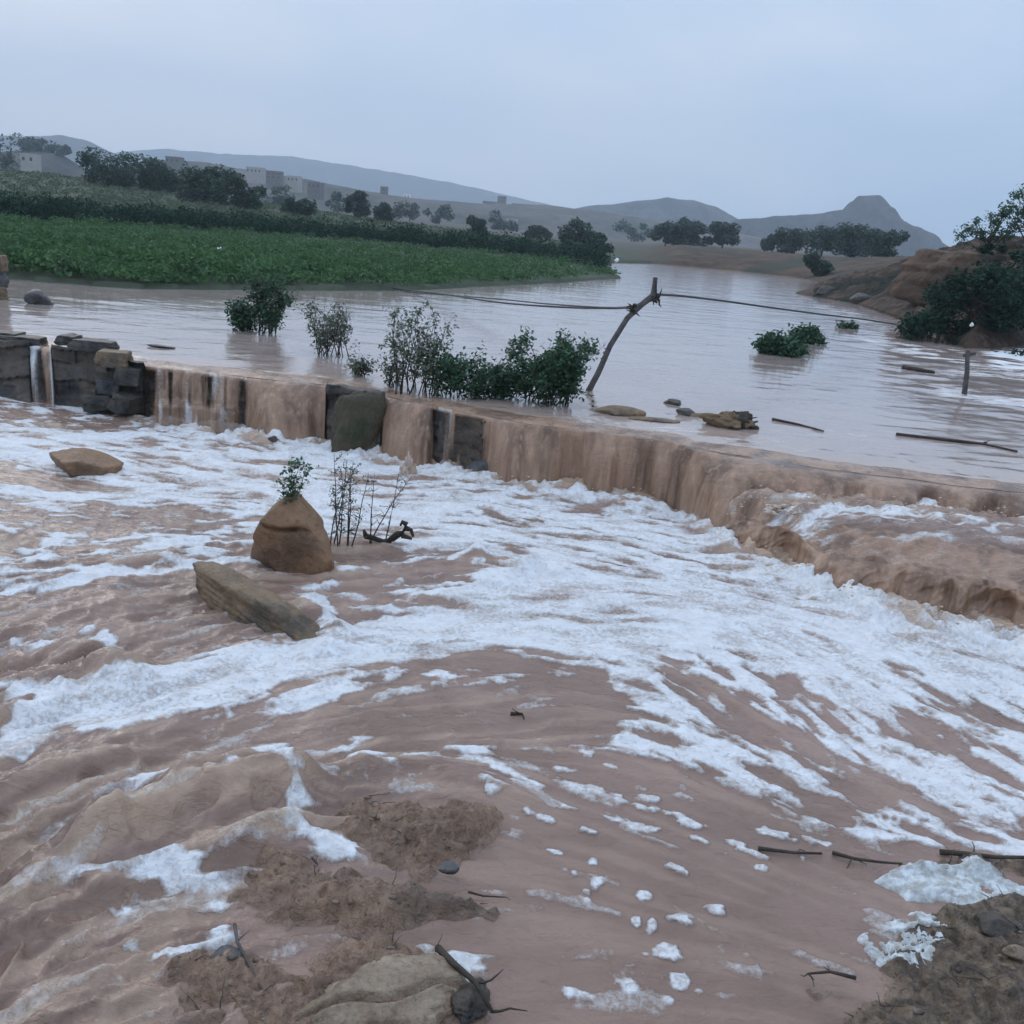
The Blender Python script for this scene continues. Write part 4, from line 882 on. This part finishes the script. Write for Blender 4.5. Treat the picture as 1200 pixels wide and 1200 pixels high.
crops('field_crop', 15000, 20, 75, -.95, .16, .15, 999, .45, .085, M_crop, 'low bright green crop covering the field along the river', 1, per=16, cond=front)
def band(x, y, d):
    yy = np.interp(x / y, [AX(p) for p in bnd], [p[1] for p in bnd]); return (y > yy + .2) & (y < yy * 1.09 + 1.0)
crops('tall_crop', 110000, 22, 110, -.95, .155, .3, 999, 1.35, .12, M_tall, 'dark tall crop strip behind the bright green field', 2, per=16, cond=band)
def back(x, y, d):
    yy = np.interp(x / y, [AX(p) for p in bnd], [p[1] for p in bnd]); return (y > yy * 1.12 + 1)
M_mid = m_leaf('pale_crop_leaves', (.08, .11, .065), (.12, .15, .085), (.10, .12, .075))
crops('pale_crop', 12000, 40, 190, -.9, .05, 1, 999, .35, .20, M_mid, 'dull green low crop sloping up behind the dark strip', 3, per=9, cond=back)

# ------------------------------------------------------------------ trees
def tree(px, D, w, h, seed, label, mat=M_tree, n=2600, name='tree', kc=14, leafs=None, dz=0, group=None, trunk=.25, airy=.34, pos=None, rk=1.):
    base = place(px, D, dz) if pos is None else pos; root = empty(name, base); tag(root, label, 'tree', group); r = np.random.default_rng(seed); rnd = random.Random(seed)
    leafs = leafs or max(.10, D * .0016)
    g = Geo(); tr = wander((0, 0, -.3), (rnd.uniform(-.15, .15), rnd.uniform(-.15, .15), 1), h * .6 + .3, 6, .08, rnd); g.tube(tr, np.linspace(.035, .015, 7) * h, 7)
    cl = []
    for q in range(kc):
        a = rnd.uniform(0, 2 * math.pi); u = rnd.uniform(0, 1) ** .5; zz = rnd.uniform(trunk, .88); fl = math.sqrt(max(.08, 1 - ((zz - .45) / .60) ** 2))
        c_ = np.array([math.cos(a) * u * w * .40 * fl, math.sin(a) * u * w * .40 * fl, zz * h]); cl.append((c_, rk * rnd.uniform(.15, .30) * min(w, h * 1.3)))
        k_ = rnd.randrange(2, 6); g.tube(np.array([tr[k_], (tr[k_] + c_) / 2 + r.normal(size=3) * .03 * h, c_]), np.array([.012, .008, .003]) * h, 5)
    g.obj('trunk', M_bark, root)
    C = []
    for c_, rad in cl:
        m = n // kc; dd = r.normal(size=(m, 3)); dd /= np.linalg.norm(dd, axis=1)[:, None]; rr2 = rad * (r.uniform(0, 1, m) ** airy) * (1 + .35 * n3(dd, 2, seed % 40, 2))
        C.append(c_ + dd * rr2[:, None] * np.array([1, 1, .8]))
    C = np.concatenate(C); C = C[C[:, 2] > .02 * h]; leaf_obj('crown', C, leafs, mat, root, seed, .55); return root
M_hz = m_leaf('hazy_leaves', (.06, .095, .072), (.09, .125, .092), (.065, .10, .075))  # distant haze put into the leaf colour: paler and bluer than tree_leaves
far = [(128, 128, 9, 6.2, 'broad dark tree, the leftmost large one behind the fields'), (172, 135, 9, 5.2, 'wide tree joined to the right of the broad dark tree'), (196, 140, 6, 3.6, 'lower tree filling the slope right of the broad trees'),
       (232, 118, 6, 5.0, 'left half of the dark tree pair in the middle of the fields'), (266, 118, 8, 5.6, 'right half of the dark tree pair, the taller one'), (292, 118, 5, 3.4, 'low bush at the right end of the dark tree pair'),
       (352, 125, 6, 3.6, 'grey green round tree above the field hedge'), (418, 150, 4, 6.0, 'narrow upright tree standing taller than its neighbours'), (449, 160, 3.6, 3.8, 'small brownish round tree below the dark tower'),
       (560, 150, 6, 3.2, 'small dull tree in the middle of the brown slope'), (630, 170, 6, 3.0, 'small faint tree left of the wide riverside tree'), (683, 130, 8, 4.6, 'wide round tree behind the tip of the green field'),
       (700, 100, 4, 2.0, 'low brown bush at the tip of the field by the water'), (668, 92, 5, 1.8, 'low brown bush left of the field tip'),
       (780, 190, 8, 5.6, 'left tree of the dark row behind the gravel bar'), (812, 190, 9, 6.6, 'tallest tree of the dark row behind the gravel bar'), (846, 190, 9, 6.0, 'right tree of the dark row behind the gravel bar'),
       (930, 165, 8, 5.4, 'first dark tree left of the right bank'), (962, 150, 8, 5.6, 'second dark tree left of the right bank'), (1000, 150, 9, 5.8, 'third dark tree left of the right bank'), (1035, 140, 8, 4.6, 'fourth dark tree just left of the earth cliff'),
       (905, 170, 6, 3.4, 'small tree between the gravel bar trees and the bank trees'), (960, 95, 3.4, 2.6, 'small dark round tree at the water end of the right bank')]
for i, (px, D, w_, h_, lb) in enumerate(far):
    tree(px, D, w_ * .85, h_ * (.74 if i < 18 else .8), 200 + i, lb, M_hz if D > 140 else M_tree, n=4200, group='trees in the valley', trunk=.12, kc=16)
# hilltop and distant small trees
for i, (px, D, w_, h_) in enumerate([(36, 420, 14, 9), (58, 420, 18, 9), (70, 420, 12, 7), (4, 260, 12, 12), (330, 300, 12, 6), (395, 320, 12, 6), (480, 320, 12, 6), (515, 340, 12, 6), (590, 360, 16, 6), (740, 420, 18, 8)]):
    tree(px, D, w_, h_, 260 + i, ['small dark tree on the left hilltop, left of two', 'wider dark tree on the left hilltop', 'right tree on the left hilltop', 'dark tree at the very left edge on the slope', 'hazy tree far behind the round grey green one', 'hazy tree left of the upright narrow tree', 'hazy tree in the scrub right of the dark tower', 'hazy scrub tree before the brown slope', 'hazy scrub tree under the far buildings', 'hazy tree below the low rounded hill'][i], M_hz, n=900, kc=9, trunk=.1, dz=(7 if i < 3 else 0), group='hazy trees far off')
# right bank vegetation
bank = [(1108, 31, 3.0, 1.7, 'grey black bush hanging over the water on the right bank', 300), (1150, 31, 3.2, 1.9, 'dark bush mass low on the right bank', 301), (1196, 32, 3.4, 2.4, 'dark bush at the right edge above the water', 302), (1078, 35, 2.0, .9, 'small dark bush below the orange earth cliff', 303),
        (940, 56, 3.0, 1.0, 'low dark bush at the point where the bank meets the river', 304), (968, 52, 3.0, 1.0, 'low dark bush just right of the bank point', 305), (1240, 29, 4, 1.6, 'dark bush partly cut off at the right edge', 308)]
for px, D, w_, h_, lb, sd in bank: tree(px, D, w_, h_, sd, lb, M_tall, n=5200, name='bush', kc=16, trunk=.0, leafs=.075, airy=.5)
tree(1150, 44, 3.6, 2.5, 306, 'airy tree on top of the right bank seen against the sky', M_leaf, n=1500, kc=22, trunk=.28, leafs=.07, airy=.6, rk=.42)
tree(1196, 42, 3.6, 3.0, 307, 'taller airy tree at the right edge on top of the bank', M_leaf, n=1700, kc=24, trunk=.25, leafs=.07, airy=.6, rk=.42)
tree(1240, 42, 4.4, 3.2, 309, 'airy tree half out of view past the right edge', M_leaf, n=1800, kc=24, trunk=.25, leafs=.07, airy=.6, rk=.42)
tree(1200, 40, 4.5, .8, 310, 'dark scrub along the top of the right bank', M_tall, n=4200, name='bush', kc=16, trunk=.0, leafs=.08, airy=.5)

# ------------------------------------------------------------------ broken earth of the right bank
br_ = 24 * (80 / 24) ** np.linspace(0, 1, 420)[:, None]; ba_ = np.linspace(.27, .80, 620)[None]; BY = br_ + 0 * ba_; BX = ba_ * BY
bd = sdf(poly, BX, BY); bl = 1 - np.abs(fbm(BX * .9, BY * .9, 4, 190, .6)) * 2
BZ = terr(BX, BY) + .03 + sstep(0, .8, bd) * (.28 * bl - .10 + .12 * fbm(BX * 3.2, BY * 3.2, 4, 194, .6)) * sstep(0, 3, bd + 1) - .5 * (1 - sstep(60, 78, BY) * 0 - 1) - 2 * sstep(72, 80, BY) - 1.5 * (1 - sstep(.27, .285, BX / BY))
k = NT('bank_earth', .9, .15); c = k.mix(k.rng(k.noise(.5, 7, None, .7), .38, .62), (.05, .036, .027), (.125, .08, .055)); c = k.mix(k.rng(k.noise(2.2, 5, None, .7), .5, .65), c, (.16, .12, .09)); c = k.mix(k.rng(k.noise(.28, 5), .5, .6), c, (.035, .036, .026)); k.col(c); k.nor(k.bump(k.noise(3, 7, None, .7), .25, 1)); 
tag(grid_mesh('river_bank', BX, BY, BZ, k.m), kind='structure')
for i, (px, D, w_, h_, lb) in enumerate([(985, 50, 1.3, .8, 'boxy dark stone low on the right bank near its point'), (1005, 48, 1.6, .9, 'dark stone beside the boxy one on the right bank'), (1030, 44, 1.4, .9, 'dark stone halfway along the right bank'), (1050, 41, 1.8, 1.0, 'largest brown stone below the earth cliff'), (1018, 52, 1.8, 1.0, 'dark stone high on the right bank under the trees'), (975, 56, 1.5, .8, 'dark stone just behind the low point bushes')]):
    p_ = place(px, D); rock('rock', 0, 0, (w_ * .7, w_ * .6, h_ * .7), 320 + i, M_weir, cut=9, noise=.14, sub=4, sink=.4, loc=p_, label=lb)
# ------------------------------------------------------------------ earth cliff on the right bank
cpos = place(1092, 42)
rock('earth_cliff', 0, 0, (5.6, 3.6, 3.0), 81, m_rock('orange_earth', (.10, .062, .040), (.15, .092, .058), (.06, .045, .034), .9, .8, .1), cut=8, noise=.20, sub=6, sink=.5, rot=.2, loc=(cpos[0] + 1.4, cpos[1], 2.75), planes=[(0, 0, 1, .5), (-1, -.2, .25, .55)],
     label='flat topped orange brown earth cliff on the right bank', cat='cliff')

# ------------------------------------------------------------------ hills
def hill(name, prof, D, dep, mat, seed, rough=.08, base=-6, n=420, nt=70):
    dep = dep * .5
    xs = np.array([p[0] for p in prof], float); hs_ = np.array([ahead(p[0], p[1], D)[2] for p in prof]); ax = np.array([ahead(p[0], p[1], D)[0] for p in prof])
    X = np.linspace(ax[0], ax[-1], n); h_ = np.interp(X, ax, hs_); kern = np.ones(5) / 5; h_ = np.convolve(np.pad(h_, 2, 'edge'), kern, 'valid'); t = np.linspace(-1, 1, nt)
    GX, GT = np.meshgrid(X, t); sc_ = D / 14; pr = (1 - np.abs(GT) ** 1.5) ** .9
    hh = base + (h_[None] - base) * pr
    gul = 1 - np.abs(fbm(GX / sc_ * 2, GT * 2.2, 4, seed)) * 2
    hh = hh + (h_.max() - base) * rough * (gul - 1.0) * 1.3 * np.sin(np.abs(GT) * math.pi) + (h_.max() - base) * .012 * fbm(GX / sc_ * 9, GT * 3, 3, seed + 4) * (pr > .02)
    Y_ = D + GT * dep
    return tag(grid_mesh(name, GX * (1 + GT * 0), Y_, hh, mat), kind='structure')
def m_hill(name, a, b, s_):
    k = NT(name, .95, .1); k.col(k.mix(k.rng(k.noise(s_, 7, None, .7), .4, .6), a, b)); return k.m
Mh = m_hill('rocky_hill', (.038, .036, .038), (.085, .072, .068), .02); Mh2 = m_hill('scrub_slope', (.07, .075, .06), (.15, .12, .105), .03)
hill('hill', [(830, 300), (850, 268), (862, 256), (900, 253), (950, 250), (992, 245), (1000, 235), (1006, 229), (1031, 228), (1038, 235), (1046, 250), (1066, 262), (1092, 274), (1130, 300), (1180, 330)], 1100, 260, Mh, 1, .30)
hill('hill', [(560, 262), (640, 250), (690, 241), (740, 236), (780, 231), (810, 234), (840, 242), (866, 256), (900, 275), (960, 310)], 1500, 320, Mh, 5, .28)
hill('hill', [(380, 228), (420, 226), (480, 232), (560, 238), (640, 240), (720, 250), (800, 262), (880, 276), (1000, 300)], 800, 200, Mh2, 9, .07)
hill('hill', [(100, 205), (180, 186), (240, 190), (300, 201), (360, 210), (420, 222), (480, 232), (560, 245), (650, 262)], 620, 160, Mh2, 13, .07)
hill('hill', [(-500, 190), (-200, 168), (0, 178), (40, 176), (70, 180), (85, 190), (110, 205), (150, 225)], 420, 90, m_hill('near_slope', (.08, .08, .075), (.13, .115, .105), .05), 17, .06)
hill('mountain', [(-700, 160), (-300, 130), (0, 158), (30, 160), (70, 158), (100, 164), (130, 178), (180, 196), (260, 215)], 1900, 400, Mh, 21, .06)
hill('mountain', [(60, 200), (140, 178), (190, 174), (260, 180), (340, 183), (400, 192), (480, 205), (540, 216), (600, 230), (660, 243), (760, 262)], 2900, 450, Mh, 25, .05)

# ------------------------------------------------------------------ houses
M_wall = m_plain('plaster', (.34, .30, .27), (.42, .38, .34), .6, .9, .01); M_wallw = m_plain('white_plaster', (.75, .75, .74), (.8, .8, .8), .6, .9, .01); M_wallb = m_plain('brown_block', (.12, .10, .09), (.17, .15, .14), .6, .9, .01); M_dark = m_plain('dark_opening', (.02, .02, .022), (.03, .03, .03), 1, .5, .001)
def house(px, py, D, w_, d_, h_, mat, label, floors=1, nwin=3, cat='house'):
    w_, d_, h_ = w_ * .58, d_ * .58, h_ * .58
    p = ahead(px, py, D); root = empty('house', p); root.rotation_euler.z = random.uniform(-.25, .25); tag(root, label, cat, 'distant buildings')
    g = Geo(); g.box((0, 0, h_ / 2 - 2.5), (w_, d_, h_ + 5)); g.obj('wall', mat, root, False)
    g = Geo()
    for (x, y, a, b) in ((0, -d_ / 2 + .1, w_, .25), (0, d_ / 2 - .1, w_, .25), (-w_ / 2 + .1, 0, .25, d_ - .46), (w_ / 2 - .1, 0, .25, d_ - .46)): g.box((x, y, h_ + .3), (a, b, .6))
    g.obj('parapet', mat, root, False)
    for f in range(floors):
        for q in range(nwin):
            g = Geo(); g.box((-w_ / 2 + (q + .5) * w_ / nwin, -d_ / 2 - .02, (f + .55) * h_ / floors), (w_ / nwin * .35, .12, h_ / floors * .42)); g.obj('window', M_dark, root, False)
house(450, 230, 700, 8, 7, 10, M_wallb, 'small dark square tower on the low ridge', 2, 1, 'tower')
house(588, 238, 900, 12, 9, 9, M_wallb, 'grey block, tallest of the cluster on the far ridge', 2, 3)
house(574, 240, 900, 22, 9, 4, M_wallb, 'long low grey building left of the tallest block', 1, 5)
house(610, 243, 900, 26, 9, 4, M_wallb, 'low grey building right of the tallest block', 1, 5)
house(392, 225, 620, 9, 7, 5, M_wallw, 'tiny white house left of the narrow upright tree', 1, 2)
house(477, 233, 650, 7, 6, 4, M_wallw, 'tiny white house right of the dark tower', 1, 2)
house(300, 204, 560, 16, 9, 5, M_wall, 'beige flat roofed house on the left ridge', 1, 4)
house(322, 210, 540, 14, 9, 6, M_wallb, 'dark flat roofed house right of the beige one', 2, 3)
house(345, 214, 560, 12, 8, 5, M_wall, 'beige house behind the grey green round tree', 1, 3)
house(278, 208, 500, 12, 9, 5, M_wall, 'beige house left of the others on the left ridge', 1, 3)
house(370, 222, 520, 12, 9, 5, M_wallb, 'dark low house between the round and the upright tree', 1, 3)
house(205, 192, 540, 14, 9, 5, M_wallb, 'dark low house above the joined broad trees', 1, 3)
house(36, 192, 380, 10, 8, 5, M_wall, 'beige house on the slope of the left hill', 1, 2)
house(600, 262, 500, 9, 7, 3, M_wall, 'small beige hut on the slope below the far buildings', 1, 2)
# white litter caught in the crop and at the field tip
Mlit = m_plain('white_plastic', (.7, .72, .74), (.8, .8, .8), 9, .5, .01)
for px, py, D, s_, lb in ((257, 292, 33, .16, 'small white scrap caught in the middle of the green crop'), (722, 305, 78, .34, 'white heap by the water at the tip of the green field'), (74, 318, 27.5, .14, 'pale scrap at the water edge of the crop on the left'), (136, 322, 28, .14, 'second pale scrap at the water edge of the crop'), (1139, 381, 27.5, .13, 'small pale scrap low on the dark right bank')):
    p = ahead(px, py, D); rock('litter', 0, 0, (s_, s_, s_ * .9), int(px), Mlit, noise=.35, sub=3, loc=p, sink=.5, label=lb, cat='litter')

# ------------------------------------------------------------------ air
def haze(x0, x1, y0, y1, z0, z1, dens):
    g = Geo(); g.box(((x0 + x1) / 2, (y0 + y1) / 2, (z0 + z1) / 2), (x1 - x0, y1 - y0, z1 - z0))
    m = bpy.data.materials.new('haze'); m.use_nodes = True; t = m.node_tree; t.nodes.clear(); o_ = t.nodes.new('ShaderNodeOutputMaterial'); v = t.nodes.new('ShaderNodeVolumePrincipled')
    v.inputs['Color'].default_value = (.80, .90, 1, 1); v.inputs['Density'].default_value = dens; v.inputs['Anisotropy'].default_value = 0.0; t.links.new(v.outputs[0], o_.inputs['Volume'])
    tag(g.obj('haze', m, smooth=False), 'pale blue evening haze over the whole valley', 'haze', kind='stuff')
HAZE = 3.8e-4
if HAZE: haze(-3200, 3200, -150, 3600, -40, 420, HAZE)

# ------------------------------------------------------------------ light
w = bpy.data.worlds.new('World'); scene.world = w; w.use_nodes = True; t = w.node_tree; bg = t.nodes['Background']
SUN_EL, SUN_AZ = math.radians(24), math.radians(-35)
sky = t.nodes.new('ShaderNodeTexSky'); sky.sky_type = 'NISHITA'; sky.sun_disc = False; sky.sun_elevation = SUN_EL; sky.sun_rotation = SUN_AZ; sky.air_density = 1.5; sky.dust_density = 2; sky.ozone_density = 2
tc = t.nodes.new('ShaderNodeTexCoord'); mp = t.nodes.new('ShaderNodeMapping'); mp.inputs['Scale'].default_value = (1, 1, 3.2); mp.inputs['Rotation'].default_value = (.08, .05, .4); t.links.new(tc.outputs['Generated'], mp.inputs['Vector'])
nz = t.nodes.new('ShaderNodeTexNoise'); nz.inputs['Scale'].default_value = 2.1; nz.inputs['Detail'].default_value = 5; nz.inputs['Roughness'].default_value = .5; t.links.new(mp.outputs[0], nz.inputs['Vector'])
cr = t.nodes.new('ShaderNodeValToRGB'); cr.color_ramp.elements[0].position = .38; cr.color_ramp.elements[1].position = .64
cr.color_ramp.elements[0].color = (.385, .545, .785, 1); cr.color_ramp.elements[1].color = (.64, .715, .84, 1); t.links.new(nz.outputs['Fac'], cr.inputs[0])
sc_ = t.nodes.new('ShaderNodeVectorMath'); sc_.operation = 'SCALE'; sc_.inputs[3].default_value = 10.2; t.links.new(cr.outputs[0], sc_.inputs[0])
mx = t.nodes.new('ShaderNodeMix'); mx.data_type = 'RGBA'; mx.inputs[0].default_value = .90; t.links.new(sky.outputs[0], mx.inputs[6]); t.links.new(sc_.outputs[0], mx.inputs[7])
sz = t.nodes.new('ShaderNodeSeparateXYZ'); t.links.new(tc.outputs['Generated'], sz.inputs[0])
mr = t.nodes.new('ShaderNodeMapRange'); mr.inputs[1].default_value = .22; mr.inputs[2].default_value = 1.; mr.inputs[3].default_value = 1.; mr.inputs[4].default_value = 1.75; t.links.new(sz.outputs['Z'], mr.inputs[0])
s2 = t.nodes.new('ShaderNodeVectorMath'); s2.operation = 'SCALE'; gd = t.nodes.new('ShaderNodeVectorMath'); gd.operation = 'DOT_PRODUCT'; t.links.new(tc.outputs['Generated'], gd.inputs[0]); gd.inputs[1].default_value = Vector((-.42, .80, .44)).normalized()
gm = t.nodes.new('ShaderNodeMapRange'); gm.interpolation_type = 'SMOOTHSTEP'; gm.inputs[1].default_value = .72; gm.inputs[2].default_value = 1.; gm.inputs[3].default_value = 0; gm.inputs[4].default_value = .30; t.links.new(gd.outputs['Value'], gm.inputs[0])
g2 = t.nodes.new('ShaderNodeMix'); g2.data_type = 'RGBA'; t.links.new(gm.outputs[0], g2.inputs[0]); t.links.new(mx.outputs[2], g2.inputs[6]); g2.inputs[7].default_value = (9.4, 8.9, 8.7, 1); t.links.new(g2.outputs[2], s2.inputs[0]); t.links.new(mr.outputs[0], s2.inputs[3]); t.links.new(s2.outputs[0], bg.inputs['Color']); bg.inputs['Strength'].default_value = .10
sl = bpy.data.lights.new('sun', 'SUN'); so = bpy.data.objects.new('sun', sl); COL.objects.link(so); sl.energy = .5; sl.angle = math.radians(25); sl.color = (1, .95, .9)
dv = Vector((math.sin(SUN_AZ) * math.cos(SUN_EL), math.cos(SUN_AZ) * math.cos(SUN_EL), math.sin(SUN_EL))); so.rotation_euler = dv.to_track_quat('Z', 'Y').to_euler()

scene.view_settings.view_transform = 'Standard'; scene.view_settings.look = 'None'; scene.view_settings.exposure = .26; scene.view_settings.gamma = 1
scene.render.engine = 'CYCLES'; cy = scene.cycles; cy.use_denoising = True
try: cy.denoiser = 'OPENIMAGEDENOISE'
except Exception: pass
cy.max_bounces = 6; cy.diffuse_bounces = 2; cy.glossy_bounces = 2; cy.transmission_bounces = 2; cy.transparent_max_bounces = 8; cy.volume_bounces = 2
cy.use_adaptive_sampling = True; cy.adaptive_threshold = .015
